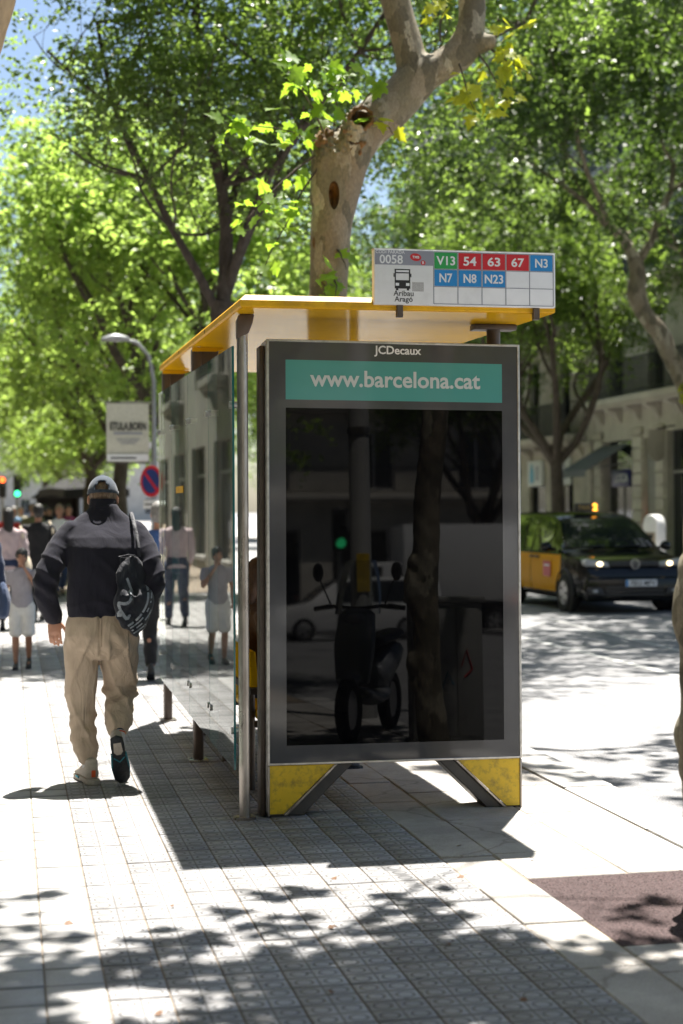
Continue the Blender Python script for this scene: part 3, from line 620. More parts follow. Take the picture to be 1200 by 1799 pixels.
# B: the farther one
B = empty('apartment_building', (18, 71.5, 0), R(-90), 'darker stone building with low iron balcony and blue logo signs across the street', 'building')
LB = 24.15; opb = []
s = LB - 2.0
while s > 1.2: opb.append((s - 1.7, s, .02, 3.05)); s -= 2.75
upB = []
for z0 in (4.05, 7.6, 11.2, 14.8):
    s = LB - 2.2
    while s > 2: upB.append((s - 1.2, s, z0, z0 + 2.6)); s -= 3.1
wall_cells(LB, 19.0, opb + upB).build('wall', 'stone', B, smooth=False)
for o_ in upB: window(B, *o_, shutter=True)
for z0 in (3.95, 7.5, 11.1, 14.7): balcony(B, .6, LB - .75, z0, brackets=14, mat='stone')
back_wall(B, LB, 19.0)
for k, (s0, s1, z0, z1) in enumerate(opb):
    q = MB(); q.box(s0, s0 + .1, .12, .24, z0, z1); q.box(s1 - .1, s1, .12, .24, z0, z1); q.box(s0 + .1, s1 - .1, .12, .24, z1 - .1, z1); sf = q.build('doorway', 'dark_in' if k % 2 else 'grey_paint', B, smooth=False)
    q = MB(); q.box(s0 + .1, s1 - .1, .17, .18, z0, z1 - .1); q.build('pane', 'win_glass', sf, smooth=False)
    if k < 4:
        q = MB(); q.box(s0 + .12, s1 - .02, -.12, -.01, 2.35, 3.25); sn = q.build('shop_sign', 'shop_white', B, bevel=.02)
        q = MB(); q.body([(2.46, s0 + .62, .20, -.13, .012), (2.52, s0 + .62, .24, -.13, .012), (2.66, s0 + .62, .25, -.13, .012), (2.84, s0 + .62, .21, -.13, .012), (3.02, s0 + .62, .11, -.13, .012), (3.14, s0 + .62, .03, -.13, .012)], 16, 2); q.build('drop_logo', 'cyan_logo', sn)
        q = MB(); q.box(s0 + 1.02, s0 + 1.36, -.128, -.12, 2.55, 3.05); q.build('sign_print', 'sign_grey', sn, smooth=False)
for s in (LB - .45, LB - 3.0 - .05):
    q = MB(); q.box(s - .3, s + .3, -.09, 0, .02, 3.55); q.box(s - .38, s + .38, -.16, 0, 3.55, 3.70); q.build('pillar', 'stone', B, bevel=.02, seg=1)
q = MB(); q.tube([(LB - 2.9, -.3, 2.85), (LB - 2.8, -.28, 2.0), (LB - 2.55, -.26, .5)], [(.15, .05), (.2, .09), (.28, .12)], 10); q.build('closed_awning', 'cl_navy', B)
# C: the building on the pavement's left side (seen mirrored in the shelter glass)
Cb = empty('apartment_building', (-2.85, -14, 0), R(90), 'pale grey building wall along the pavement, mirrored in the shelter glass', 'building')
LC = 110.0; opc = []; upc = []
for k in range(22):
    opc.append((1.0 + 5 * k, 4.1 + 5 * k, .35, 3.3))
    for z0 in (4.9, 8.4, 11.9): upc.append((1.9 + 5 * k, 3.2 + 5 * k, z0, z0 + 2.4))
wall_cells(LC, 17.0, opc + upc).build('wall', 'stone_grey', Cb, smooth=False)
for k, (s0, s1, z0, z1) in enumerate(opc):
    q = MB(); q.box(s0, s0 + .08, .15, .25, z0, z1); q.box(s1 - .08, s1, .15, .25, z0, z1); q.box(s0 + .08, s1 - .08, .15, .25, 2.5, 2.58); q.box(s0 - .1, s1 + .1, -.05, .14, z0 - .1, z0 - .002)
    sf = q.build('shopfront', 'grey_paint', Cb, smooth=False)
    q = MB(); q.box(s0 + .08, s1 - .08, .19, .2, z0, 2.5); q.box(s0 + .08, s1 - .08, .19, .2, 2.58, z1); q.build('pane', 'win_glass', sf, smooth=False)
for o_ in upc: window(Cb, *o_)
for k in range(0, 22, 2): balcony(Cb, 1.2 + 5 * k, 3.9 + 5 * k, 4.8, proj=.45, brackets=2, mat='stone_grey')
back_wall(Cb, LC, 17.0)
# D: corner block behind the photographer (mirrored in the dark poster glass)
Dd = empty('apartment_building', (34, -46, 0), R(180), 'tall pale corner building mirrored in the dark poster glass', 'building')
LD = 44.0; opd = []
for z0 in (5.2, 8.8, 12.4, 16.0, 19.5):
    for k in range(10): opd.append((1.6 + 4.3 * k, 3.2 + 4.3 * k, z0, z0 + 2.5))
shd_ = [(1.2 + 4.3 * k, 4.2 + 4.3 * k, .1, 3.6) for k in range(10)]
wall_cells(LD, 23.0, opd + shd_).build('wall', 'stone_light', Dd, smooth=False)
for o_ in opd: window(Dd, *o_)
for o_ in shd_: window(Dd, *o_, mat='grey_paint')
for z0 in (5.0, 8.6, 12.2): balcony(Dd, .5, LD - .5, z0, brackets=16)
back_wall(Dd, LD, 23.0)
# E: far end of the street
E = empty('apartment_building', (24, 236, 0), 0.0, 'distant pale building closing the end of the street', 'building')
ope = [(2.0 + 4.5 * k, 3.4 + 4.5 * k, z0, z0 + 2.4) for k in range(9) for z0 in (1, 5, 8.5, 12, 15.5)]
E.location = (-14, 236, 0); wall_cells(44, 19, ope).build('wall', 'stone_light', E, smooth=False)
for o_ in ope: window(E, *o_)
# ------------------------------------------------------------------ trees
def leaf_quads(P, size, seed, wid=0.55, up=0.7, droop=0.35):
    r = np.random.default_rng(seed); n = len(P)
    ang = r.uniform(0, 2 * np.pi, n); a = np.stack([np.cos(ang), np.sin(ang), r.normal(-droop, 0.45, n)], 1); a /= np.linalg.norm(a, axis=1)[:, None]
    nr = r.normal(0, 1, (n, 3)); nr[:, 2] = np.abs(nr[:, 2]) + up; nr -= a * (nr * a).sum(1)[:, None]; nr /= np.linalg.norm(nr, axis=1)[:, None]
    b = np.cross(a, nr); L = (size * r.uniform(0.65, 1.3, n))[:, None]; W = L * wid * r.uniform(0.8, 1.2, n)[:, None]
    f = L * r.uniform(0.02, 0.16, n)[:, None]
    V = np.stack([P, P + a * L * .45 + b * W * .5 + nr * f, P + a * L - nr * f * .6, P + a * L * .45 - b * W * .5 + nr * f], 1).reshape(-1, 3)
    return V, np.arange(4 * n).reshape(-1, 4)
def sprays(anchors, dirs, n_per, spread, length, seed):
    """leaves strung along drooping twigs that leave each anchor"""
    r = np.random.default_rng(seed); m = len(anchors)
    d = dirs + r.normal(0, spread, (m, 3)); d /= np.linalg.norm(d, axis=1)[:, None]
    t = r.uniform(0.05, 1.0, (m, n_per)); Ln = length * r.uniform(0.6, 1.35, m)
    P = anchors[:, None, :] + d[:, None, :] * (t * Ln[:, None])[:, :, None]
    P[:, :, 2] -= (t ** 2) * Ln[:, None] * r.uniform(0.1, 0.7, m)[:, None]
    P += r.normal(0, 0.045, P.shape)
    return P.reshape(-1, 3)
def crown_pts(clumps, n_leaf, seed, per=14, length=0.45):
    """clumps: (cx,cy,cz,rx,ry,rz) lobes; twigs point outwards from each lobe"""
    r = np.random.default_rng(seed); vol = np.array([(c[3] * c[4] * c[5]) ** (2 / 3) for c in clumps]); k = n_leaf // per
    idx = r.choice(len(clumps), k, p=vol / vol.sum()); C = np.array(clumps)[idx]
    u = r.normal(0, 1, (k, 3)); u /= np.linalg.norm(u, axis=1)[:, None]; rad = r.uniform(0.25, 1.0, k) ** 0.5
    A = C[:, :3] + u * C[:, 3:] * rad[:, None]
    d = u * np.array([1, 1, 0.5]) + np.array([0, 0, -0.1])
    return sprays(A, d, per, 0.45, length, seed + 1)
def branches(mb, p, d, ln, r, depth, rnd, ends, wob=0.18, nk=(2, 3), shrink=0.72, up=0.12, sides=7):
    pts = [p]; rad = [r]; n = 4
    for i in range(n):
        d = (d + Vector((rnd.gauss(0, wob), rnd.gauss(0, wob), rnd.gauss(up, wob * .7)))).normalized()
        p = p + d * ln / n; pts.append(p); rad.append(r * (1 - .38 * (i + 1) / n))
    mb.tube(pts, rad, sides if r > .03 else 5)
    ends.append((p, d, r))
    if depth <= 0: return
    for k in range(rnd.randint(*nk)):
        az = rnd.uniform(0, 2 * math.pi); side = Vector((math.cos(az), math.sin(az), rnd.uniform(-.1, .7))).normalized()
        nd = (d * rnd.uniform(.5, .9) + side * rnd.uniform(.5, .9)).normalized()
        st = pts[rnd.randint(2, n)]
        branches(mb, st, nd, ln * shrink * rnd.uniform(.8, 1.15), rad[-1] * rnd.uniform(.55, .85), depth - 1, rnd, ends, wob, nk, shrink, up, sides)
def lobes_from(ends, rmin, rmax, rnd, minr=0.0, squash=0.7):
    return [(e[0].x, e[0].y, e[0].z, rr, rr, rr * squash) for e in ends for rr in [rnd.uniform(rmin, rmax)]]
def crown_obj(root, P, size, seed, mat, **kw):
    V, Q = leaf_quads(P, size, seed, **kw); return place('crown', fast_mesh('crown', V, Q, mat), root)

# generic street trees: a few shared crowns, each copy turned and scaled
def generic_tree(seed, mat, n_leaf, h=8.6, rad=3.3, fork=2.9, trunk_r=.17, size=.095, bark='dark_bark', low=3.0):
    rnd = random.Random(seed); m = MB(); ends = []
    lean = Vector((rnd.gauss(0, .05), rnd.gauss(0, .05), 1)).normalized(); pts = [Vector((0, 0, -.1))]; rr = [trunk_r * 1.35]
    for i in range(1, 6): pts.append(Vector((lean.x * fork * i / 5 + rnd.gauss(0, .03), lean.y * fork * i / 5 + rnd.gauss(0, .03), fork * i / 5))); rr.append(trunk_r * (1.05 - .05 * i))
    m.tube(pts, rr, 12); top = pts[-1]
    for k in range(5):
        az = k * 2 * math.pi / 5 + rnd.uniform(-.4, .4); d = Vector((math.cos(az) * .62, math.sin(az) * .62, .8)).normalized()
        branches(m, top - Vector((0, 0, rnd.uniform(.05, .6))), d, (h - fork) * .42, trunk_r * .62, 3, rnd, ends)
    lob = []
    for (p, d, r) in ends:
        if p.z > fork * .95 and r < trunk_r * .45: lob.append((p.x, p.y, p.z, rnd.uniform(.4, .75), rnd.uniform(.4, .75), rnd.uniform(.3, .55)))
    for k in range(75):
        u = Vector((rnd.gauss(0, 1), rnd.gauss(0, 1), rnd.gauss(0, 1))).normalized() * rnd.uniform(.35, 1) ** .5
        zc = (low + h) / 2; lob.append((u.x * rad, u.y * rad, zc + u.z * (h - low) / 2, rnd.uniform(.4, .7), rnd.uniform(.4, .7), rnd.uniform(.3, .5)))
    cx = np.mean([l[0] for l in lob]); cy = np.mean([l[1] for l in lob])
    P = crown_pts(lob, n_leaf, seed)
    V, Q = leaf_quads(P, size, seed + 5)
    return m.mesh('trunk', bark), fast_mesh('crown', V, Q, mat)
GEN = {'bright': generic_tree(3, 'leaf_bright', 44000, size=.12, low=2.3), 'mid': generic_tree(5, 'leaf_mid', 44000, size=.115, low=2.6), 'dark': generic_tree(9, 'leaf_dark', 44000, h=9.6, rad=3.6, size=.11, low=5.0),
       'tall': generic_tree(14, 'leaf_deep', 72000, h=13.0, rad=4.6, fork=3.4, trunk_r=.21, size=.125, low=4.2)}
def street_tree(kind, loc, sc, rz, label, group='street trees further along', szz=1.0):
    r_ = empty('street_tree', loc, rz, label, 'tree', group); r_.scale = (sc, sc, sc * szz)
    place('trunk', GEN[kind][0], r_); place('crown', GEN[kind][1], r_); return r_
# this kerb's row beyond the dark tree
for (y, x, k, sc, rz, zz, lab) in ((31.6, 3.2, 'bright', 1.15, .4, 1.05, 'bright leafy street tree just beyond the dark multi-stemmed tree'),
                       (39.5, 2.5, 'mid', 1.15, 2.1, 1.05, 'street tree with brown trunk behind the hanging lamp banner'),
                       (47.0, 2.2, 'bright', 1.1, 3.9, 1.0, 'bright green street tree above the parasol, third beyond the shelter'),
                       (54.0, 2.6, 'bright', 1.05, 5.3, 1.0, 'bright street tree behind the second lamp banner'),
                       (64.0, 2.4, 'mid', 1.1, 1.2, 1.0, 'distant street tree above the far crowd'),
                       (78.0, 2.6, 'bright', 1.15, 2.7, 1.0, 'small-looking distant street tree left of the parasol'),
                       (96.0, 2.2, 'mid', 1.25, 4.4, 1.0, 'farthest street tree of the near kerb row')):
    street_tree(k, (x, y, 0), sc, rz, lab, 'street trees along the near kerb', zz)
# far kerb row
for (y, x, k, sc, rz, lab) in ((22.0, 13.9, 'tall', 1.32, 1.7, 'tall dark tree whose branches sweep in from beyond the right edge'),
                       (39.6, 14.05, 'dark', 1.12, .9, 'street tree with forked brown trunk behind the black taxi'),
                       (50.0, 14.2, 'tall', 1.0, 2.9, 'dark tall street tree in front of the darker stone building'),
                       (60.0, 14.2, 'mid', 1.35, 4.2, 'street tree far right, mostly hidden behind the bus shelter'),
                       (72.0, 14.2, 'bright', 1.4, .3, 'far street tree seen above the shelter roof sign'),
                       (88.0, 14.0, 'mid', 1.5, 3.3, 'farthest street tree across the road')):
    street_tree(k, (x, y, 0), sc, rz, lab, 'street trees along the far kerb')
# trees standing behind the photographer, mirrored in the poster glass
for (x, y, k, sc, rz, lab) in ((2.7, -4.5, 'dark', .95, .2, 'leafy tree mirrored dark across the poster glass, nearest behind the photographer'), (2.7, -13.0, 'mid', 1.05, 2.0, 'second leafy tree mirrored behind the lamp column in the poster glass'), (14.2, -31, 'dark', 1.2, 4.0, 'leafy tree mirrored at the right of the poster glass'), (2.7, -22, 'mid', 1.1, 3.1, 'farthest leafy tree mirrored at the left of the poster glass')):
    street_tree(k, (x, y, 0), sc, rz, lab, 'trees behind the photographer')

# the dark small-leaved tree beyond the shelter
def tree_dark():
    rnd = random.Random(21); x0, y0 = 2.58, 19.5
    root = empty('street_tree', (x0, y0, 0), 0, 'dark small-leaved tree with several brown stems beyond the shelter roof', 'tree')
    m = MB(); ends = []
    m.tube([(-.06, 0, -.1), (-.05, 0, 1.0), (-.07, 0, 2.2), (-.05, .02, 3.2), (0, 0, 4.15)], [.21, .16, .14, .135, .145], 12)
    L1 = [(0, 0, 4.1), (.06, .05, 4.9), (.0, .1, 5.6), (-.2, 0, 6.5), (-.3, .1, 7.9), (-.1, .2, 9.2)]
    L2 = [(-.03, 0, 3.95), (-.32, -.05, 4.5), (-.62, -.1, 5.0), (-.9, -.05, 5.6), (-1.3, .1, 6.5), (-1.5, .3, 7.6)]
    L3 = [(.03, 0, 4.2), (.30, .05, 4.95), (.62, .1, 5.5), (1.4, .2, 6.3), (2.7, .3, 7.2), (4.0, .2, 7.9)]
    L4 = [(.02, 0, 4.4), (.1, .4, 5.2), (.6, 1.0, 6.6), (1.2, 1.6, 8.2), (1.4, 1.8, 9.6)]
    L5 = [(.05, 0, 4.3), (.5, -.5, 5.6), (1.5, -1.1, 7.0), (2.4, -1.3, 8.4)]
    for L, r in ((L1, .095), (L2, .062), (L3, .07), (L4, .065), (L5, .06)):
        n = len(L); m.limb(L, [r * (1 - .6 * i / (n - 1)) for i in range(n)], 9, 3)
        for i in range(2, n):
            for q in range(3):
                az = rnd.uniform(0, 6.28); d = Vector((math.cos(az), math.sin(az), rnd.uniform(-.1, .6))).normalized()
                branches(m, Vector(L[i]), d, rnd.uniform(.9, 1.5), r * .36, 2, rnd, ends, sides=6)
    lob = [(e[0].x, e[0].y, e[0].z, rnd.uniform(.35, .7), rnd.uniform(.35, .7), rnd.uniform(.25, .5)) for e in ends if e[0].z > 4.9 + (0.5 if e[0].x > -1.5 else 0.2) and e[0].x > -2.35 + max(0, (8.2 - e[0].z)) * .05]
    # outer lobes to fill the envelope
    for k in range(230):
        u = Vector((rnd.gauss(0, 1), rnd.gauss(0, 1), rnd.gauss(0, 1))).normalized() * rnd.uniform(.3, 1) ** .5
        c = Vector((1.7 + u.x * 3.9, .4 + u.y * 3.0, 8.4 + u.z * 3.2))
        if c.z < 5.5 + .25 * max(0, c.x): continue
        lob.append((c.x, c.y, c.z, rnd.uniform(.35, .75), rnd.uniform(.35, .75), rnd.uniform(.25, .5)))
    for k in range(16): lob.append((rnd.uniform(1.2, 3.0), rnd.uniform(-.5, 1.2), rnd.uniform(5.0, 6.4), .5, .5, .4))
    m.build('trunk', 'dark_bark', root)
    crown_obj(root, crown_pts(lob, 74000, 33, 14, .42), .088, 34, 'leaf_dark')
    return root
tree_dark()

# pollarded plane on the far kerb whose pale limb bends in from the right
def tree_bent():
    rnd = random.Random(4); root = empty('plane_tree', (13.62, 30.2, 0), 0, 'pale mottled plane tree with bent limb at the right edge of the picture', 'tree')
    m = MB(); a = [(.10, 0, -.1), (.06, 0, 1.5), (.02, 0, 2.6), (-.02, 0, 3.5), (-.22, 0, 4.15), (-.55, 0, 4.7), (-.72, 0, 5.1), (-1.05, .05, 5.5), (-1.22, .05, 5.9), (-1.2, .05, 6.4), (-1.4, .1, 6.9), (-1.8, .1, 7.3)]
    m.limb(a, [.26, .21, .20, .21, .20, .17, .19, .17, .20, .16, .11, .07], 12, 3)
    ends = []
    for (s, d, l, r) in (((-.05, 0, 3.9), (.7, .2, .9), 2.2, .15), ((-1.8, .1, 7.3), (-.5, -.2, .8), 2.4, .06), ((-1.2, .05, 6.5), (.5, -.4, .9), 2.2, .09), ((.6, .2, 5.2), (.3, -.3, .9), 2.4, .1), ((-1.35, .1, 7.1), (-.9, .3, .3), 2.2, .07), ((.6, .2, 5.2), (-.2, .5, .9), 2.6, .09)):
        branches(m, Vector(s), Vector(d).normalized(), l, r, 3, rnd, ends)
    m.limb([(-.05, 0, 3.8), (.3, .1, 4.5), (.6, .2, 5.3)], [.15, .13, .11], 10, 3)
    lob = [(e[0].x, e[0].y, e[0].z, rnd.uniform(.45, .85), rnd.uniform(.45, .85), rnd.uniform(.3, .6)) for e in ends if e[0].z > 6.4]
    for k in range(170):
        u = Vector((rnd.gauss(0, 1), rnd.gauss(0, 1), rnd.gauss(0, 1))).normalized() * rnd.uniform(.4, 1) ** .5
        lob.append((-1.2 + u.x * 5.8, u.y * 3.8, 10.4 + u.z * 4.0, .7, .7, .45))
    m.build('trunk', 'plane_bark', root)
    crown_obj(root, crown_pts(lob, 74000, 41, 14, .5), .12, 42, 'leaf_deep')
    P = crown_pts([(.05, -.3, 4.75, .22, .2, .32), (-.2, -.2, 4.0, .1, .1, .1)], 90, 44, 6, .12); V, Q = leaf_quads(P, .16, 45, wid=.9)
    place('sprout_leaves', fast_mesh('sprout_leaves', V, Q, 'leaf_yellow'), root)
tree_bent()
# plane leaf: five-lobed outline, shared by all single leaves
def plane_leaf(mat, bend):
    half = [(0.0, 0.0), (.10, -.06), (.26, -.04), (.22, .10), (.40, .16), (.50, .34), (.33, .36), (.24, .46), (.30, .66), (.16, .68), (.10, .80), (0, 1.02)]
    out = half + [(-x, y) for x, y in half[-2:0:-1]]
    m = MB(); n = len(out)
    z = lambda x, y: -bend * ((y - .4) ** 2) * .5 + abs(x) * .16 - x * x * bend * .4
    ctr = (0, .36, z(0, .36))
    m.add([(x, y, z(x, y)) for x, y in out] + [ctr], [(i, (i + 1) % n, n) for i in range(n)])
    m.tube([(0, .02, 0), (.02, -.22, .03), (0, -.42, -.05)], [.014, .012, .016], 4)
    return m.mesh('leaf', mat, recalc=False, angle=70)
LEAF = {'g': [plane_leaf('leaf_plane', b) for b in (.15, .5, .9)], 'y': [plane_leaf('leaf_yellow', b) for b in (.2, .6, 1.0)]}
def put_leaf(root, p, size, kind, rnd, face=0.5):
    a = rnd.uniform(0, 6.28); d = Vector((math.cos(a), math.sin(a) * .7, rnd.gauss(-.55, .4))).normalized()          # tip direction, drooping
    nrm = Vector((rnd.gauss(0, .5), -face + rnd.gauss(0, .5), rnd.uniform(.2, 1.0))); nrm = (nrm - d * nrm.dot(d)).normalized(); x = d.cross(nrm)
    mt = Matrix((x, d, nrm)).transposed().to_4x4(); o = bpy.data.objects.new('leaf', rnd.choice(LEAF[kind])); link(o, root)
    o.matrix_local = Matrix.Translation(p) @ mt @ Matrix.Scale(size, 4)
# the old plane tree behind the shelter, with its broken stub and hollow
def plane_tree():
    rnd = random.Random(12); bx, by = 2.60, 13.0
    root = empty('plane_tree', (bx, by, 0), 0, 'old plane tree with broken hollow stub rising behind the shelter roof', 'tree')
    m = MB()
    m.limb([(0, 0, -.15), (-.01, 0, 1.2), (-.01, 0, 2.6), (0, 0, 3.3), (.02, 0, 3.8), (.08, 0, 4.2), (.13, .0, 4.5)], [.24, .185, .165, .162, .168, .19, .20], 18, 4)
    m.limb([(.10, 0, 4.2), (.17, 0, 4.5), (.34, 0, 4.78), (.57, 0, 4.97), (.77, 0, 5.2), (.86, 0, 5.32)], [.17, .19, .185, .18, .172, .15], 18, 4)
    m.limb([(.76, 0, 5.15), (.72, .02, 5.45), (.61, .05, 5.85), (.50, .1, 6.5), (.42, .1, 7.6), (.6, .2, 9.0)], [.14, .132, .125, .11, .09, .05], 14, 4)
    m.limb([(.80, 0, 5.22), (.98, -.02, 5.32), (1.18, -.04, 5.48), (1.26, -.02, 5.80), (1.22, .05, 6.6), (1.5, .2, 7.8), (1.7, .3, 9.0)], [.15, .135, .135, .12, .11, .08, .05], 14, 4)
    m.limb([(1.15, -.04, 5.46), (1.30, -.1, 5.50), (1.40, -.12, 5.52)], [.10, .085, .07], 12, 3)
    m.limb([(0.0, 0, 4.15), (-.01, -.02, 4.45), (.0, -.02, 4.66)], [.15, .13, .105], 14, 4)            # stub, left shoulder
    m.limb([(.16, -.06, 4.45), (.20, -.12, 4.68), (.22, -.15, 4.82)], [.14, .125, .11], 14, 4)           # stub, hollow top
    cut = MB(); cut.ell((.245, -.27, 4.80), .10, .20, .085, 16, 10); cut.ell((.02, -.20, 4.165), .043, .16, .118, 16, 12); cut.ell((-.08, -.06, 4.74), .10, .10, .07, 12, 8); cut.ell((-.135, -.10, 3.80), .016, .05, .07, 10, 8)
    def disp(co, no):
        rough = ((co[:, 2] > 4.50) & (co[:, 0] < .32) & (co[:, 0] > -.3) & (co[:, 2] < 4.95) & (co[:, 2] - .9 * co[:, 0] > 4.42)).astype(float)
        s = np.sin(co[:, 0] * 61 + 3 * np.sin(co[:, 2] * 37)) * np.sin(co[:, 1] * 53 + co[:, 2] * 29) + .6 * np.sin(co[:, 2] * 97 + co[:, 0] * 71)
        big = np.sin(co[:, 0] * 9 + co[:, 2] * 5.3) * np.sin(co[:, 1] * 8 + co[:, 2] * 3.7)
        return rough * s * .013 + big * .010
    me = remesh(m, 'trunk', 'plane_bark', .022, 3, .5, cut=(cut, 'wood_raw'), disp=disp)
    tr = place('trunk', me, root)
    # rotten rims
    q = MB()
    for k in range(26):
        a = 6.28 * k / 26; c = (.245 + .105 * math.cos(a) + rnd.gauss(0, .006), -.20 + rnd.gauss(0, .02), 4.80 + .088 * math.sin(a) + rnd.gauss(0, .006)); q.ell(c, rnd.uniform(.012, .022), rnd.uniform(.02, .04), rnd.uniform(.012, .03), 8, 6)
    for k in range(26):
        c = (-.05 + rnd.gauss(0, .05), -.10 + rnd.gauss(0, .025), 4.64 + rnd.gauss(0, .035)); q.ell(c, rnd.uniform(.012, .03), .03, rnd.uniform(.015, .035), 8, 6)
    for k in range(22):
        c = (.2 + rnd.gauss(0, .05), -.20 + rnd.gauss(0, .02), 4.60 + rnd.gauss(0, .05)); q.ell(c, rnd.uniform(.01, .025), .03, rnd.uniform(.012, .03), 8, 6)
    place('stub_rot', remesh(q, 'stub_rot', 'wood_raw', .012, 1, .5), root)
    # shoots with single leaves: px-independent sprays left of the stub, on the stem and on the right limb
    shoots = [((-.08, -.12, 4.62), (-.75, -.25, .20), .85, 28, 'g'), ((-.05, -.1, 4.7), (-.4, -.3, .75), .8, 26, 'g'), ((.05, -.12, 4.75), (.0, -.4, .85), .62, 20, 'g'), ((-.12, -.1, 4.5), (-.8, -.2, -.55), .8, 14, 'g'),
              ((.05, -.17, 3.72), (.1, -.6, -.4), .25, 6, 'g'), ((.02, -.16, 3.5), (-.1, -.6, -.35), .3, 7, 'g'), ((.2, -.12, 4.8), (.35, -.4, .8), .5, 8, 'g'), ((-.1, -.1, 4.4), (-.6, -.1, -.9), .95, 12, 'g'),
              ((1.36, -.12, 5.45), (.6, -.15, -.25), .42, 16, 'y'), ((1.1, -.1, 5.36), (.15, -.3, -.7), .42, 18, 'y'), ((1.38, -.1, 5.55), (.6, -.2, .35), .36, 8, 'y'), ((1.28, -.1, 5.4), (.5, -.2, -.7), .45, 14, 'y'), ((.42, -.14, 4.78), (.2, -.5, -.2), .22, 4, 'y'), ((.95, -.1, 5.5), (.1, .1, .9), .4, 7, 'y')]
    for (s, d, l, n, k) in shoots:
        s = Vector(s); d = Vector(d).normalized(); pts = [s + d * l * t + Vector((0, 0, -.22 * l * t * t)) + Vector((rnd.gauss(0, .012), rnd.gauss(0, .012), 0)) for t in (0, .25, .5, .75, 1)]
        q = MB(); q.tube(pts, [.010, .008, .006, .005, .003], 5); q.build('twig', 'dark_bark', root)
        for i in range(n):
            t = rnd.uniform(.2, 1.05); p = s + d * l * t + Vector((0, 0, -.22 * l * t * t)) + Vector((rnd.gauss(0, .07), rnd.gauss(0, .08), rnd.gauss(0, .06)))
            put_leaf(root, p, rnd.uniform(.085, .19) if k == 'g' else rnd.uniform(.08, .165), k, rnd)
    # the high crown, above the picture
    m2 = MB(); ends = []
    for (s, d) in (((.42, .1, 7.6), (.3, .3, 1)), ((.6, .2, 9.0), (0, .5, 1)), ((1.5, .2, 7.8), (.9, .2, .6)), ((1.7, .3, 9), (.4, -.2, 1)), ((1.22, .05, 6.9), (1, .6, .5))):
        branches(m2, Vector(s), Vector(d).normalized(), 1.6, .06, 3, rnd, ends)
    m2.build('branches', 'plane_bark', root)
    sunlit = [Vector((-.4, -.2, 4.9)), Vector((-.2, -.2, 5.2)), Vector((1.4, -.1, 5.4)), Vector((1.2, -.1, 5.3))]
    def open_ground(p):
        q = Vector((bx, by, 0)) + p; q = q - SUN * (q.z / SUN.z)          # keep the open sunlit stretch of pavement and road
        return not (-.6 < q.x < 7.0 and 7.2 < q.y < 13.2) or rnd.random() < .14
    def clear(p): return all((p - c - SUN * (p - c).dot(SUN)).length > 1.2 for c in sunlit)
    lob = [(e[0].x, e[0].y, e[0].z, .5, .5, .35) for e in ends if e[0].z > 6.9 and clear(e[0]) and open_ground(e[0])]
    crown_obj(root, crown_pts(lob, 45 * len(lob), 61, 9, .45), .17, 62, 'leaf_plane', wid=.85)
plane_tree()

def near_tree(name_label, loc, pts, rad, crown, seed, bark, n_leaf, voxel=.02, burls=()):
    rnd = random.Random(seed); root = empty('plane_tree', loc, 0, name_label, 'tree')
    m = MB(); m.limb(pts, rad, 16, 4)
    for (c, r) in burls: m.ell(c, r[0], r[1], r[2], 14, 10)
    def disp(co, no): return .007 * np.sin(co[:, 2] * 6.1 + co[:, 0] * 7) * np.sin(co[:, 1] * 13 + co[:, 2] * 3.3) + .0015 * np.sin(co[:, 2] * 43 + co[:, 0] * 31 + co[:, 1] * 57)
    place('trunk', remesh(m, 'trunk', bark, voxel, 4, .5, disp=disp), root)
    m2 = MB(); ends = []; top = Vector(pts[-1])
    for k in range(6):
        az = k * 1.05 + rnd.uniform(-.3, .3); t = Vector((crown[0] + crown[3] * .6 * math.cos(az), crown[1] + crown[4] * .6 * math.sin(az), crown[2] + rnd.uniform(-.3, .6)))
        d = (t - top); branches(m2, top - Vector((0, 0, .1)), d.normalized(), d.length * .8, rad[-1] * .55, 3, rnd, ends, wob=.14, up=.03)
    m2.build('branches', bark, root)
    lob = []
    for (p, d, r) in ends:
        q = ((p.x - crown[0]) / crown[3], (p.y - crown[1]) / crown[4], (p.z - crown[2]) / crown[5])
        if sum(v * v for v in q) < 1.15: lob.append((p.x, p.y, p.z, .34, .34, .22))
    P = crown_pts(lob, n_leaf, seed, 9, .34); zmin = crown[2] - crown[5] * 1.0; P = P[P[:, 2] > zmin]
    crown_obj(root, P, .17, seed + 1, 'leaf_plane', wid=.85)
near_tree('slim knobbly plane trunk in the reddish tree pit at the right edge', (2.70, 5.95, 0),
          [(.06, 0, -.1), (.055, 0, .15), (.025, 0, .55), (.015, 0, .95), (.02, 0, 1.3), (.045, 0, 1.8), (.14, 0, 2.6), (.18, .05, 3.4), (.1, .1, 4.3)],
          [.125, .105, .095, .092, .095, .088, .085, .09, .085], (.1, .7, 5.9, 2.5, 2.0, 1.5), 71, 'plane_bark', 2200, .014,
          burls=(((-.04, -.03, .68), (.080, .09, .12)), ((-.035, -.02, .56), (.06, .07, .10)), ((-.045, -.03, 1.18), (.080, .09, .19)), ((-.02, -.02, 1.34), (.085, .09, .09)), ((-.01, -.04, 1.02), (.07, .07, .12))))
near_tree('leaning tan trunk cut off by the top left corner', (-.94, 6.5, 0),
          [(0, 0, -.1), (.05, 0, .4), (.2, 0, 1.3), (.45, 0, 2.4), (.72, 0, 3.3), (.90, 0, 4.0), (1.05, .1, 4.7)],
          [.24, .19, .17, .17, .165, .16, .15], (1.5, 1.1, 6.3, 2.6, 1.7, 1.5), 83, 'tan_bark', 3700, .022)
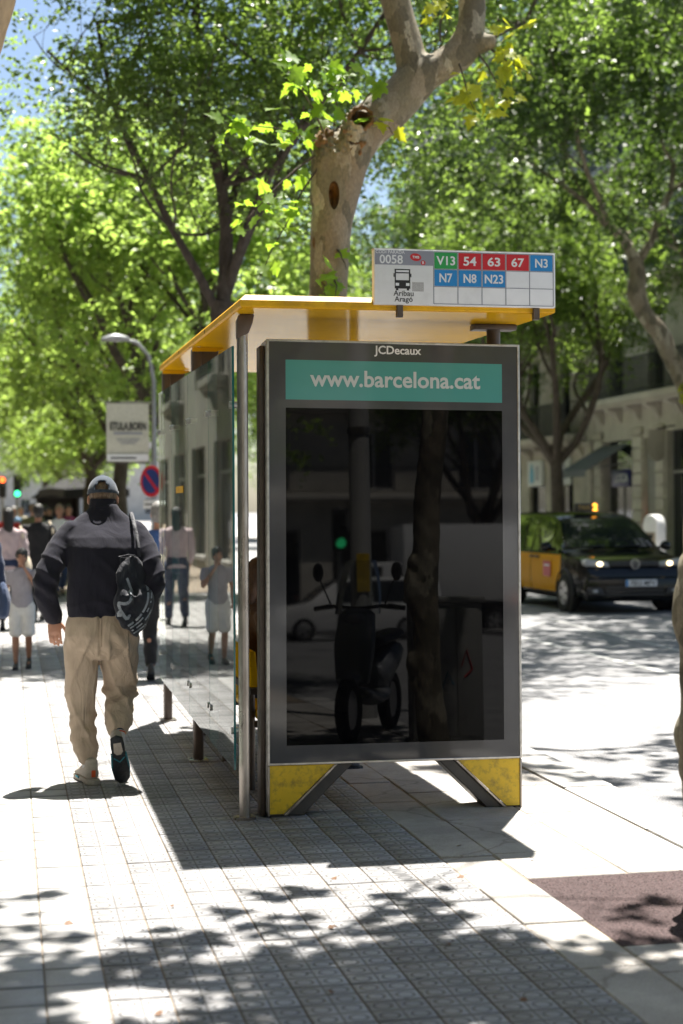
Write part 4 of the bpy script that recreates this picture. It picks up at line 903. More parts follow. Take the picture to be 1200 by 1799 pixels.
# ------------------------------------------------------------------ bus shelter
SK = 0.013
def zs(y): return SK * (y - 8.0)
SH = empty('bus_shelter', (1.9, 10.0, 0), 0, 'bus shelter with yellow roof, steel posts and tall glass side panes', 'bus shelter')
def sm(): m = MB(); m.T = Matrix.Translation((-1.9, -10.0, 0)); return m
def roof_ring(x0, x1, y0, y1, z): return [(x0, y0, z + zs(y0)), (x1, y0, z + zs(y0)), (x1, y1, z + zs(y1)), (x0, y1, z + zs(y1))]
X0, X1, Y0, Y1 = 1.118, 2.752, 7.80, 12.12
m = sm(); m.rings([roof_ring(X0 + .012, X1 - .012, Y0 + .012, Y1 - .012, 2.5885), roof_ring(X0 + .012, X1 - .012, Y0 + .012, Y1 - .012, 2.604)]); roof = m.build('roof', 'yellow', SH, smooth=False)
m = sm(); m.rings([roof_ring(X0 + .006, X1 - .006, Y0 + .006, Y1 - .006, 2.5915), roof_ring(X0, X1, Y0, Y1, 2.597), roof_ring(X0, X1, Y0, Y1, 2.626), roof_ring(X0 + .030, X1 - .030, Y0 + .030, Y1 - .030, 2.655), roof_ring(X0 + .4, X1 - .4, Y0 + .4, Y1 - .4, 2.672)])
m.build('roof_edge', 'yellow_edge', roof, smooth=False)
for y in (9.25, 10.7):                       # seams of the roof edge
    q = sm(); q.box(X0 - .004, X0 - .001, y - .004, y + .004, 2.598 + zs(y), 2.622 + zs(y)); q.build('roof_joint', 'charcoal_matte', roof, smooth=False)
# near tubular post
q = sm(); q.tube([(1.172, 8.11, -.01), (1.172, 8.11, 2.50)], .0285, 20); p1 = q.build('post', 'steel', SH)
q = sm(); q.prism([(1.1425, 2.462), (1.2015, 2.490), (1.222, 2.54), (1.232, 2.588), (1.156, 2.588), (1.1425, 2.555)], 8.079, 8.141); q.build('bracket', 'post', p1, bevel=.006)
q = sm(); q.tube([(1.172, 8.11, -.006), (1.172, 8.11, .012)], .06, 20); q.build('base_plate', 'steel', p1)
for z in (1.02, 1.55):
    q = sm(); q.tube([(1.172, 8.11, z), (1.172, 8.11, z + .012)], .0295, 20); q.build('collar', 'steel', p1)
# rear-row posts, bronze
for y in (10.07, 12.05):
    q = sm(); q.box(1.130, 1.192, y - .045, y + .045, -.01, 2.585 + zs(y)); pp = q.build('post', 'post', SH, bevel=.018, seg=3)
    q = sm(); q.prism([(1.188, 2.587 + zs(y)), (1.188, 2.40 + zs(y)), (1.215, 2.40 + zs(y)), (1.30, 2.55 + zs(y)), (1.30, 2.587 + zs(y))], y - .03, y + .03); q.build('bracket', 'post', pp, bevel=.005)
    q = sm(); q.prism([(1.13, 2.586 + zs(y)), (1.33, 2.586 + zs(y)), (1.33, 2.575 + zs(y)), (1.28, 2.56 + zs(y)), (1.13, 2.56 + zs(y))], y - .052, y - .046); q.build('roof_reflection', 'yellow', pp, smooth=False)  # yellow strip added in place of the roof's reflection beside the bracket
    q = sm(); q.box(1.10, 1.22, y - .07, y + .07, -.004, .012); q.build('base_plate', 'steel', pp, bevel=.003)
for y in (8.38, 12.0):
    q = sm(); q.tube([(2.60, y, -.01), (2.60, y, 2.588 + zs(y))], .038, 16); pp = q.build('post', 'post', SH)
    q = sm(); q.box(2.48, 2.72, y - .05, y + .05, 2.556 + zs(y), 2.587 + zs(y)); q.build('bracket', 'post', pp, bevel=.005)
# glass side panes
gy = [8.0, 9.0, 10.05, 11.08, 12.10]
for a, b in zip(gy[:-1], gy[1:]):
    a_ = a + .004; b_ = b - .004; q = sm(); x0, x1 = 1.104, 1.114
    zb, zt = .268, 2.415
    q.add([(x0, a_, zb + zs(a_)), (x1, a_, zb + zs(a_)), (x1, b_, zb + zs(b_)), (x0, b_, zb + zs(b_)), (x0, a_, zt + zs(a_)), (x1, a_, zt + zs(a_)), (x1, b_, zt + zs(b_)), (x0, b_, zt + zs(b_))],
          [(0, 3, 2, 1), (4, 5, 6, 7), (0, 1, 5, 4), (1, 2, 6, 5), (2, 3, 7, 6), (3, 0, 4, 7)])
    g_ = q.build('glass_pane', 'glass', SH, smooth=False)
    q = sm(); q.box(x0 - .0005, x1 + .0005, a_ - .003, a_ - .0005, zb + zs(a_), zt + zs(a_)); q.build('pane_edge', 'glass_edge', g_, smooth=False)
    for z in (.46, 2.12):
        for yy in (a_ + .055, b_ - .055):
            q = sm(); q.tube([(1.096, yy, z + zs(yy)), (1.135, yy, z + zs(yy))], .018, 14); q.build('clamp', 'alu', g_)
# information board on the middle post and sticker on the glass
q = sm(); q.box(1.20, 1.235, 9.86, 10.30, .9, 2.10); ib = q.build('info_board', 'charcoal_matte', SH, bevel=.006)
q = sm(); q.box(1.190, 1.199, 9.88, 10.28, 1.93, 2.08); q.build('info_header', 'yellow', ib, smooth=False)
q = sm(); q.box(1.190, 1.199, 9.88, 10.28, 1.83, 1.928); q.build('info_title', 'teal', ib, smooth=False)
q = sm(); q.box(1.1008, 1.1025, 10.35, 10.78, 1.70, 1.745); q.build('glass_sticker', 'yellow', SH, smooth=False)
# bench
bn = sm(); bn.prism([(1.36, .40), (1.78, .40), (1.80, .425), (1.79, .455), (1.36, .455)], 8.75, 11.4); bench = bn.build('bench_seat', 'yellow', SH, bevel=.01)
for y in (8.95, 10.0, 11.2):
    q = sm(); q.tube([(1.33, y, -.01), (1.33, y, .78)], .026, 12); q.tube([(1.33, y, .37), (1.72, y, .37)], .02, 10); q.build('bench_leg', 'post', bench)
q = sm(); q.prism([(1.30, .60), (1.345, .60), (1.33, .80), (1.295, .80)], 8.75, 11.4); q.build('bench_back', 'yellow', bench, bevel=.008)
q = sm(); q.box(1.30, 1.34, 8.75, 11.4, .56, .595); q.build('bench_rail', 'post', bench)

# ------------------------------------------------------------------ poster display case
W_, = (1.37,)
DC = empty('poster_display', (1.29, 8.10, .005), 0, 'charcoal poster display with black screen, teal web address header and yellow feet', 'display panel')
DC.rotation_euler = (R(-1.5), R(.4), 0)
ZB, ZT = .262, 2.468
m = MB(); m.box(0, W_, .006, .185, ZB, ZT); case = m.build('case', 'charcoal_matte', DC, bevel=.006)
def fr(x0, x1, z0, z1, y0=0.0, y1=.0055, mat='charcoal', name='glass_border'):
    q = MB(); q.box(x0, x1, y0, y1, z0, z1); return q.build(name, mat, DC, smooth=False)
sx0, sx1, sz0, sz1, tz0, tz1 = .100, 1.272, .362, 2.112, 2.155, 2.362
b_ = .012
fr(b_, sx0, ZB + b_, ZT - b_); fr(sx1, W_ - b_, ZB + b_, ZT - b_)
fr(sx0, sx1, ZB + b_, sz0); fr(sx0, sx1, sz1, tz0); fr(sx0, sx1, tz1, ZT - b_)
fr(sx0, sx1, sz0, sz1, mat='black_screen', name='screen'); hd = fr(sx0, sx1, tz0, tz1, mat='teal', name='header')
for (x0, x1, z0, z1) in ((0, b_, ZB, ZT), (W_ - b_, W_, ZB, ZT), (b_, W_ - b_, ZT - b_, ZT), (b_, W_ - b_, ZB, ZB + b_)):
    q = MB(); q.box(x0 - .001, x1 + .001, -.004, .03, z0, z1); q.build('trim', 'alu', DC, bevel=.002, seg=1)
def fit(name, txt, width, mat, parent, loc, rot=(math.pi / 2, 0, 0), bold=0.0, hmax=None, ext=.001):
    me = text_mesh(txt, 1.0, mat, ext=.0, bold=bold)
    co = np.empty(len(me.vertices) * 3); me.vertices.foreach_get('co', co); co = co.reshape(-1, 3)
    lo, hi = co.min(0), co.max(0); s = width / (hi[0] - lo[0]); sy = s
    if hmax: sy = hmax / (hi[1] - lo[1])
    co = (co - (lo + hi) / 2) * np.array([s, sy, 1]); me.vertices.foreach_set('co', co.ravel()); me.update()
    return place(name, me, parent, loc, rot)
fit('header_lettering', 'www.barcelona.cat', .922, 'white_print', DC, (.69, -.0012, 2.268), bold=.022)
fit('maker_lettering', 'JCDecaux', .255, 'sign_white', DC, (.70, -.0012, 2.417), bold=.02)
# side stile seen left of the case
q = MB(); q.box(-.030, -.004, .045, .15, .0, ZT - .03); q.build('stile', 'post', DC, bevel=.004)
q = MB(); q.box(-.0035, -.0005, .01, .18, .02, ZT - .01); q.build('side_trim', 'alu', DC, smooth=False)
# feet: yellow corner plates with folded steel struts
for sgn, x0 in ((1, 0.0), (-1, W_)):
    X = lambda v: x0 + sgn * v
    q = MB(); q.prism([(X(.012), ZB - .002), (X(.352), ZB - .002), (X(.085), .012), (X(.012), .012)], .004, .012); ft = q.build('foot_plate', 'yellow_worn', DC, smooth=False)
    q = MB(); q.prism([(X(.352), ZB - .002), (X(.370), ZB - .002), (X(.103), .005), (X(.085), .005)], -.004, .185); q.build('strut', 'steel', ft, bevel=.002, seg=1)
    q = MB(); q.prism([(X(.371), ZB - .002), (X(.452), ZB - .002), (X(.190), .005), (X(.104), .005)], .012, .185); q.build('strut_shade', 'charcoal_matte', ft, bevel=.003, seg=1)  # front face of the strut, its shadow put into the charcoal colour
    q = MB(); q.box(min(X(0), X(.012)), max(X(0), X(.012)), -.002, .185, 0.0, ZB - .002); q.build('leg_edge', 'steel', ft, bevel=.003, seg=1)
    q = MB(); q.box(min(X(.0), X(.20)), max(X(.0), X(.20)), .02, .17, -.002, .012); q.build('base_plate', 'charcoal_matte', ft, smooth=False)

# ------------------------------------------------------------------ stop sign on the roof edge
SW, SHh = .952, .278
SG = empty('bus_stop_sign', (1.791, 7.768, 2.612), 0, 'white bus stop sign listing line numbers on top of the yellow roof', 'sign')
m = MB(); m.box(0, SW, 0, .055, 0, SHh); bd = m.build('board', 'sign_white', SG, bevel=.004)
m = MB(); m.box(-.003, SW + .003, .004, .05, SHh, SHh + .004); m.build('top_edge', 'alu', SG, smooth=False)
def flat(name, x0, x1, z0, z1, mat, d=.0012, par=None):
    q = MB(); q.box(x0, x1, -d, -.0004, z0, z1); return q.build(name, mat, par or SG, smooth=False)
H3 = SHh / 3; flat('header_field', .004, .305, SHh * .715, SHh - .006, 'sign_grey')
fit('header_lettering', 'CODI PARADA', .150, 'sign_white', SG, (.082, -.0022, SHh * .945), bold=.01)
fit('stop_code', '0058', .120, 'sign_white', SG, (.087, -.0022, SHh * .815), bold=.015)
q = MB(); q.tube([(0, -.0022, 0), (0, -.0006, 0)], [(.029, .019)] * 2, 24, ref=(1, 0, 0)); o = q.build('operator_badge', 'sign_red', SG, (.214, 0, SHh * .862)); o.rotation_euler = (0, R(8), 0)
fit('badge_lettering', 'TMB', .036, 'sign_white', SG, (.214, -.003, SHh * .862), bold=.02)
q = MB(); q.tube([(0, -.0022, 0), (0, -.0006, 0)], .0125, 20); q.build('bus_badge', 'sign_red', SG, (.252, 0, SHh * .765))
fit('badge_lettering', 'B', .010, 'sign_white', SG, (.252, -.003, SHh * .765), bold=.02)
# bus pictogram
bx, bz = .145, SHh * .455
q = MB()
def bxz(x0, x1, z0, z1, d0=-.0014): q.box(bx + x0, bx + x1, d0, -.0004, bz + z0, bz + z1)
bxz(-.040, .040, -.046, -.004); bxz(-.040, -.034, -.004, .052); bxz(.034, .040, -.004, .052); bxz(-.034, .034, .047, .052); bxz(-.034, .034, .031, .036)
bxz(-.034, -.022, -.055, -.046); bxz(.022, .034, -.055, -.046); bxz(-.046, -.041, .012, .030); bxz(.041, .046, .012, .030); q.build('bus_pictogram', 'sign_black', SG, smooth=False)
q = MB(); bxz(-.036, -.018, -.032, -.018, -.0020); bxz(.018, .036, -.032, -.018, -.0020); bxz(-.026, .026, .0375, .0455, -.0020); q.build('pictogram_lamps', 'sign_white', SG, smooth=False)
fit('stop_name', 'Aribau', .104, 'sign_black', SG, (.150, -.0014, SHh * .205), bold=.008)
fit('stop_name', 'Arag\u00f3', .094, 'sign_black', SG, (.150, -.0014, SHh * .085), bold=.008)
flat('worn_patch', .195, .255, SHh * .245, SHh * .41, pm('worn_print', (.40, .39, .39), .5, var=.35, vscale=220), d=.0009)
cx = [.307 + (SW - .012 - .307) * k / 5 for k in range(6)]; cz = [SHh - .008 - (SHh - .016) * k / 3 for k in range(4)]
for x in cx: flat('grid_line', x - .0022, x + .0022, cz[3], cz[0], 'sign_grey', .0010)
for z in cz: flat('grid_line', cx[0], cx[5], z - .0018, z + .0018, 'sign_grey', .0011)
cells = [(0, 0, 'V13', 'sign_green'), (1, 0, '54', 'sign_red'), (2, 0, '63', 'sign_red'), (3, 0, '67', 'sign_red'), (4, 0, 'N3', 'sign_blue'), (0, 1, 'N7', 'sign_blue'), (1, 1, 'N8', 'sign_blue'), (2, 1, 'N23', 'sign_blue')]
for c, r, t, mt in cells:
    f_ = flat('line_field', cx[c] + .004, cx[c + 1] - .004, cz[r + 1] + .003, cz[r] - .003, mt, .0016)
    fit('line_number', t, {2: .068, 3: .098}[len(t)], 'sign_white', f_, ((cx[c] + cx[c + 1]) / 2, -.0022, (cz[r] + cz[r + 1]) / 2), bold=.022, hmax=.046)
for x in (.12, .84):
    q = MB(); q.box(x, x + .03, .01, .045, -.06, -.001); q.build('sign_leg', 'post', SG, smooth=False)
# ------------------------------------------------------------------ street furniture
def lamp_post(loc, lab, ban_lab, sc=1.0):
    root = empty('street_lamp', loc, 0, lab, 'street lamp'); root.scale = (sc, sc, sc)
    q = MB(); q.tube([(0, 0, 0), (0, 0, .4), (0, 0, 3.9)], [.085, .06, .048], 14); q.tube([(0, 0, 3.85), (0, 0, 4.4), (-.10, 0, 4.9), (-.32, 0, 5.15), (-.62, 0, 5.22)], [.046, .042, .038, .035, .032], 10); q.build('pole', 'grey_metal', root)
    q = MB(); q.limb([(-.50, 0, 5.22), (-.75, 0, 5.25), (-1.0, 0, 5.2)], [(.07, .04), (.15, .07), (.10, .04)], 14, 3, ref=(0, 1, 0)); lh = q.build('lamp_head', 'grey_metal', root)
    q = MB(); q.ell((-.75, 0, 5.19), .2, .11, .035, 14, 6); q.build('lamp_glass', 'lens', lh)
    b = empty('banner', (loc[0], loc[1], 0), 0, ban_lab, 'banner'); b.scale = (sc, sc, sc)
    for z in (2.78, 3.97):
        q = MB(); q.tube([(-.05, 0, z), (-.95, 0, z)], .014, 8); q.build('banner_arm', 'charcoal_matte', b)
    q = MB(); rows = []
    for i in range(13):
        z = 2.80 + 1.15 * i / 12
        rows.append([(-.10, .012 * math.sin(i * .7) - .004, z), (-.10, .012 * math.sin(i * .7) + .001, z), (-.93, .018 * math.sin(i * .9 + 1) + .001, z), (-.93, .018 * math.sin(i * .9 + 1) - .004, z)])
    q.rings(rows); cl = q.build('banner_cloth', 'cl_banner', b)
    fit('banner_title', 'ETULA.BORN', .70, 'sign_black', b, (-.51, -.03, 3.50), bold=.03, hmax=.16)
    q = MB(); q.box(-.79, -.23, -.028, -.026, 3.34, 3.38); q.build('banner_line', 'sign_grey', b, smooth=False)
    for k, wd in enumerate((.45, .40, .30)):
        q = MB(); q.box(-.51 - wd / 2, -.51 + wd / 2, -.028, -.026, 3.24 - k * .045, 3.255 - k * .045); q.build('banner_line', 'sign_grey', b, smooth=False)
    q = MB(); q.box(-.92, -.11, -.027, -.025, 2.82, 2.95); q.build('banner_foot', 'sign_white', b, smooth=False)
    q = MB(); q.box(-.85, -.35, -.030, -.028, 2.86, 2.895); q.build('banner_foot_print', 'sign_black', b, smooth=False)
    return root
M['cl_banner'] = cloth_mat('banner_cloth', (.50, .49, .42), 300.0, .2)
lamp_post((2.40, 27.1, 0), 'grey curved-arm street lamp left of the shelter roof', 'cream printed banner hanging from the nearer street lamp', .86)
lamp_post((2.72, 56.0, 0), 'farther street lamp with curved arm, small in the picture', 'smaller farther banner behind the walking man\'s cap')
# no-parking sign
q = empty('no_parking_sign', (2.30, 26.5, 0), R(-52), 'round red and blue no-parking sign below the banner', 'sign'); q.scale = (.87, .87, .87)
a = MB(); a.tube([(0, 0.03, 0), (0, 0.03, 2.75)], .03, 12); a.build('pole', 'grey_metal', q)
a = MB(); a.cyl((0, -.012, 2.38), .30, .018, 32, 'y'); d_ = a.build('disc', 'sign_red', q)
a = MB(); a.cyl((0, -.016, 2.38), .235, .003, 32, 'y'); a.build('disc_field', M.setdefault('np_blue', pm('sign_deep_blue', (.015, .035, .16), .4)), d_)
a = MB(); a.T = Matrix.Translation((0, 0, 2.38)) @ Matrix.Rotation(R(45), 4, 'Y'); a.box(-.235, .235, -.019, -.0165, -.03, .03); a.build('bar', 'sign_red', d_, smooth=False)
a = MB(); a.box(-.22, .22, -.012, .005, 1.86, 2.02); pl = a.build('plate', 'sign_white', q, bevel=.004)
a = MB(); a.box(-.17, .17, -.014, -.0125, 1.92, 1.95); a.build('plate_print', 'sign_black', pl, smooth=False)
# traffic lights down the street
def signal(loc, rz, lab, lit):
    r_ = empty('traffic_light', loc, rz, lab, 'traffic light')
    a = MB(); a.tube([(0, .1, 0), (0, .1, 3.1)], .06, 12); a.build('pole', 'grey_paint', r_)
    a = MB(); a.box(-.16, .16, -.1, .1, 2.15, 3.05); hsg = a.build('housing', 'black_plastic', r_, bevel=.04)
    for z, k, mt in ((2.9, 'r', 'red_lamp'), (2.6, 'a', 'sign_grey'), (2.3, 'g', 'green_lamp')):
        a = MB(); a.cyl((0, -.125, z), .11, .02, 20, 'y'); a.build('lens', mt if k == lit else 'black_plastic', hsg)
        a = MB(); a.tube([(-.115, -.11, z), (-.115, -.25, z + .02)], .012, 6); a.tube([(.115, -.11, z), (.115, -.25, z + .02)], .012, 6); a.tube([(-.115, -.23, z + .01), (-.08, -.23, z + .09), (0, -.23, z + .12), (.08, -.23, z + .09), (.115, -.23, z + .01)], .012, 6); a.build('visor', 'black_plastic', hsg)
signal((.30, 66.0, .0), 0, 'green lit traffic light over the crowd at the left', 'g'); signal((-.30, 68.0, .0), 0, 'red lit traffic light at the very left edge', 'r')
signal((7.0, -17.5, -.1), R(180), 'green lit traffic light mirrored in the poster glass', 'g')
# black terrace parasol
r_ = empty('parasol', (2.62, 58.5, 0), R(20), 'black square terrace parasol behind the walking man\'s head', 'parasol')
a = MB(); a.tube([(0, 0, 0), (0, 0, 3.15)], .035, 10); a.build('pole', 'charcoal_matte', r_)
a = MB(); w2 = 1.25
a.add([(0, 0, 3.1), (-w2, -w2, 2.35), (w2, -w2, 2.35), (w2, w2, 2.35), (-w2, w2, 2.35), (0, -w2, 2.42), (w2, 0, 2.42), (0, w2, 2.42), (-w2, 0, 2.42), (-w2, -w2, 2.08), (w2, -w2, 2.08), (w2, w2, 2.08), (-w2, w2, 2.08), (0, -w2, 2.14), (w2, 0, 2.14), (0, w2, 2.14), (-w2, 0, 2.14)],
      [(0, 1, 5), (0, 5, 2), (0, 2, 6), (0, 6, 3), (0, 3, 7), (0, 7, 4), (0, 4, 8), (0, 8, 1), (1, 9, 13, 5), (5, 13, 10, 2), (2, 10, 14, 6), (6, 14, 11, 3), (3, 11, 15, 7), (7, 15, 12, 4), (4, 12, 16, 8), (8, 16, 9, 1)]); a.build('canopy', 'cl_black', r_, smooth=False, recalc=False)
a = MB(); a.box(-.35, .35, -.35, .35, 0, .12); a.build('foot', 'charcoal_matte', r_, bevel=.02)
for k in range(4):
    a = MB(); an = k * math.pi / 2 + math.pi / 4; a.tube([(0, 0, 2.6), (math.cos(an) * 1.7, math.sin(an) * 1.7, 2.36)], .014, 6); a.build('rib', 'charcoal_matte', r_)
# dark kiosk under it
r_ = empty('kiosk', (1.75, 60.5, 0), 0, 'dark low kiosk below the black parasol', 'kiosk')
a = MB(); a.box(-.8, .8, -.6, .6, 0, 1.0); a.box(-.8, -.7, -.6, .6, 1.0, 2.05); a.box(.7, .8, -.6, .6, 1.0, 2.05); a.box(-.7, .7, .5, .6, 1.0, 2.05); a.build('body', 'charcoal_matte', r_, bevel=.01)
a = MB(); a.prism([(-1.0, 2.05), (1.0, 2.05), (.5, 2.45), (-.5, 2.45)], -.8, .8); a.build('roof', 'black_plastic', r_, smooth=False)
a = MB(); a.box(-.85, .85, -.72, -.5, 1.0, 1.05); a.build('counter', 'grey_metal', r_, bevel=.01)
# parking meter behind the taxi
r_ = empty('parking_meter', (14.0, 33.2, 0), R(-60), 'white rounded parking meter behind the taxi windscreen', 'parking meter')
a = MB(); prof = [(-.2, .05), (.2, .05), (.2, 1.2), (.17, 1.33), (.1, 1.41), (0, 1.44), (-.1, 1.41), (-.17, 1.33), (-.2, 1.2)]; a.prism(prof, -.16, .16); a.build('body', 'white_paint', r_, bevel=.02)
a = MB(); a.box(-.15, .15, -.172, -.161, .55, 1.05); a.build('front_panel', M.setdefault('meter', pm('beige_panel', (.32, .27, .21), .5)), r_, bevel=.004)
a = MB(); a.box(-.09, .09, -.176, -.173, .9, 1.0); a.build('screen', 'win_glass', r_, smooth=False); a = MB(); a.box(-.22, .22, -.18, .18, 0, .05); a.build('base', 'grey_metal', r_, bevel=.01)
# bollards at the far kerb
for k, y in enumerate((27.5, 36.5, 45.5)):
    r_ = empty('bollard', (13.75, y, 0), 0, ['dark iron bollard on the far kerb, nearest of three', 'dark iron bollard on the far kerb, middle of three', 'dark iron bollard on the far kerb, farthest of three'][k], 'bollard', 'bollards on the far kerb')
    a = MB(); a.tube([(0, 0, 0), (0, 0, .06), (0, 0, .1), (0, 0, .75), (0, 0, .78)], [.09, .09, .055, .045, .055], 14); a.build('post', 'iron', r_); a = MB(); a.ell((0, 0, .84), .06, .06, .065, 14, 8); a.build('knob', 'iron', r_)
# fallen leaves on the pavement
rl = random.Random(5); fl = plane_leaf(M.setdefault('dry', pm('dry_leaf', (.13, .065, .03), .7, var=.4, vscale=8)), .8)
for (x, y) in ((1.17, 5.9), (1.02, 5.1), (.62, 6.35), (1.55, 5.6), (1.9, 6.6), (1.72, 7.05), (.45, 5.0), (2.05, 7.2), (1.35, 6.7), (.2, 6.2), (2.3, 6.85), (1.62, 4.9)):
    o = place('fallen_leaf', fl, None, (x, y, .008), (rl.uniform(-.4, .4), rl.uniform(-.4, .4), rl.uniform(0, 6)), rl.uniform(.018, .04)); tag(o, 'small curled brown leaf scrap lying on the paving tiles', 'leaf', 'dry leaves on the pavement')
# ------------------------------------------------------------------ vehicles
def wheel(root, x, y, r=.315, wd=.2, side=1):
    wv = empty('wheel', (x, y, r)); wv.parent = root
    a = MB(); prof = [(r * .62, 0), (r * .90, -.01), (r, .03), (r, wd - .03), (r * .90, wd + .01), (r * .62, wd)]
    rs = [[(side * (d - wd), rr * math.cos(6.2832 * j / 28), rr * math.sin(6.2832 * j / 28)) for j in range(28)] for rr, d in prof]; a.rings(rs, cap=False); a.build('tyre', 'rubber', wv)
    a = MB(); a.tube([(side * (-.03), 0, 0), (side * (-wd + .02), 0, 0)], r * .63, 24); a.build('hub_well', 'black_plastic', wv)
    a = MB()
    for k in range(5):
        an = 2 * math.pi * k / 5; c, s_ = math.cos(an), math.sin(an); p = lambda u, v: (c * u - s_ * v, s_ * u + c * v)
        poly = [p(.03, -.035), p(r * .60, -.055), p(r * .60, .055), p(.03, .035)]
        a.prism(poly, side * (-.022), side * (-.004), 'yz')
    a.tube([(side * -.02, 0, 0), (side * .002, 0, 0)], .055, 16)
    rs = [[(side * d, rr * math.cos(6.2832 * j / 28), rr * math.sin(6.2832 * j / 28)) for j in range(28)] for rr, d in ((r * .56, -.03), (r * .56, .0), (r * .64, .0), (r * .64, -.03))]; a.rings(rs + [rs[0]], cap=False); a.build('rim', 'rim', wv)
def van_body(root, paint, H=1.66, hw=.90, Ln=4.5, side_mat=None):
    """front at y=0, rear at y=+Ln; x across"""
    k = H / 1.8
    st = [(0.0, .62, .80, .34), (.03, .80, .90, .30), (.10, .93, .945, .24), (.25, .985, .98, .20), (.55, 1.03, .995, .20), (.85, 1.075, 1.0, .20), (1.0, 1.12, 1.0, .20), (1.3, 1.41, 1.0, .20), (1.62, 1.655, 1.0, .20), (1.85, 1.745, 1.0, .20), (2.3, 1.79, 1.0, .20), (2.9, 1.80, 1.0, .20), (3.5, 1.795, 1.0, .20), (4.1, 1.775, 1.0, .20), (4.4, 1.75, .985, .24), (4.47, 1.70, .95, .30), (4.5, 1.6, .90, .40)]
    S = []
    for (s, zt, w_, zb) in st:
        w_ *= hw; belt = min(zt - .05, 1.03); z = lambda q: q * k
        cab = max(0.0, zt - belt)
        pts = [(0, zb), (.78 * w_, zb), (.965 * w_, zb + .10), (1.0 * w_, min(.5, zt - .12)), (1.0 * w_, min(.76, zt - .08)), (.985 * w_, belt), (.985 * w_ - .09 * min(1, cab / .7), belt + .36 * cab), (.985 * w_ - .165 * min(1, cab / .7), belt + .70 * cab), (.985 * w_ - .23 * min(1, cab / .7) - (0 if cab > .3 else .06), belt + .92 * cab), (.60 * w_, zt - .006), (0, zt)]
        half = [Vector((x, s, z(zz))) for x, zz in pts]
        S.append(half + [Vector((-p.x, p.y, p.z)) for p in half[-2:0:-1]])
    n = len(S[0]); a = MB(); a.rings([[tuple(p) for p in r] for r in S]); a.build('body', paint, root, angle=32)
    def patch(name, i0, i1, js, mat, off=.006, inset=(0, 0, 0, 0)):
        """skin panel lying just proud of the body, between stations i0..i1 (fractional ends) and rows js"""
        def at(fi, fj):
            i = int(min(fi, len(S) - 1.001)); j = int(fj); ti, tj = fi - i, fj - j
            g = lambda ii, jj: S[ii][jj % n]
            return g(i, j).lerp(g(i + 1, j), ti).lerp(g(i, j + 1).lerp(g(i + 1, j + 1), ti), tj)
        ni = max(2, int((i1 - i0) * 3)); j0, j1 = js; nj = max(2, int((j1 - j0) * 3)); P = [[at(i0 + (i1 - i0) * u / ni, j0 + (j1 - j0) * v / nj) for v in range(nj + 1)] for u in range(ni + 1)]
        V = []; F = []
        for u in range(ni + 1):
            for v in range(nj + 1):
                du = P[min(u + 1, ni)][v] - P[max(u - 1, 0)][v]; dv = P[u][min(v + 1, nj)] - P[u][max(v - 1, 0)]; nn = dv.cross(du); nn = nn.normalized() if nn.length > 0 else Vector((0, 0, 1))
                c = P[u][v]; out = Vector((c.x, 0, c.z - .7)); 
                if nn.dot(out) < 0 and abs(nn.dot(out)) > 1e-4: nn = -nn
                V.append(tuple(c + nn * off))
        for u in range(ni):
            for v in range(nj): b = u * (nj + 1) + v; F.append((b, b + 1, b + nj + 2, b + nj + 1))
        q = MB(); q.add(V, F); return q.build(name, mat, root, recalc=False)
    patch('windscreen', 6.12, 8.75, (8.15, n - 8.15), 'car_glass')
    return patch, n
def plate_text(root, txt, loc, w_=.52):
    a = MB(); a.box(-w_ / 2, w_ / 2, -.012, 0, -.055, .055); p = a.build('number_plate', 'sign_white', root, loc, bevel=.003)
    a = MB(); a.box(-w_ / 2 + .003, -w_ / 2 + .045, -.0135, -.0125, -.052, .052); a.build('plate_band', 'sign_blue', p, smooth=False)
    fit('plate_number', txt, w_ * .80, 'sign_black', p, (.025, -.0135, 0), bold=.012, hmax=.078)
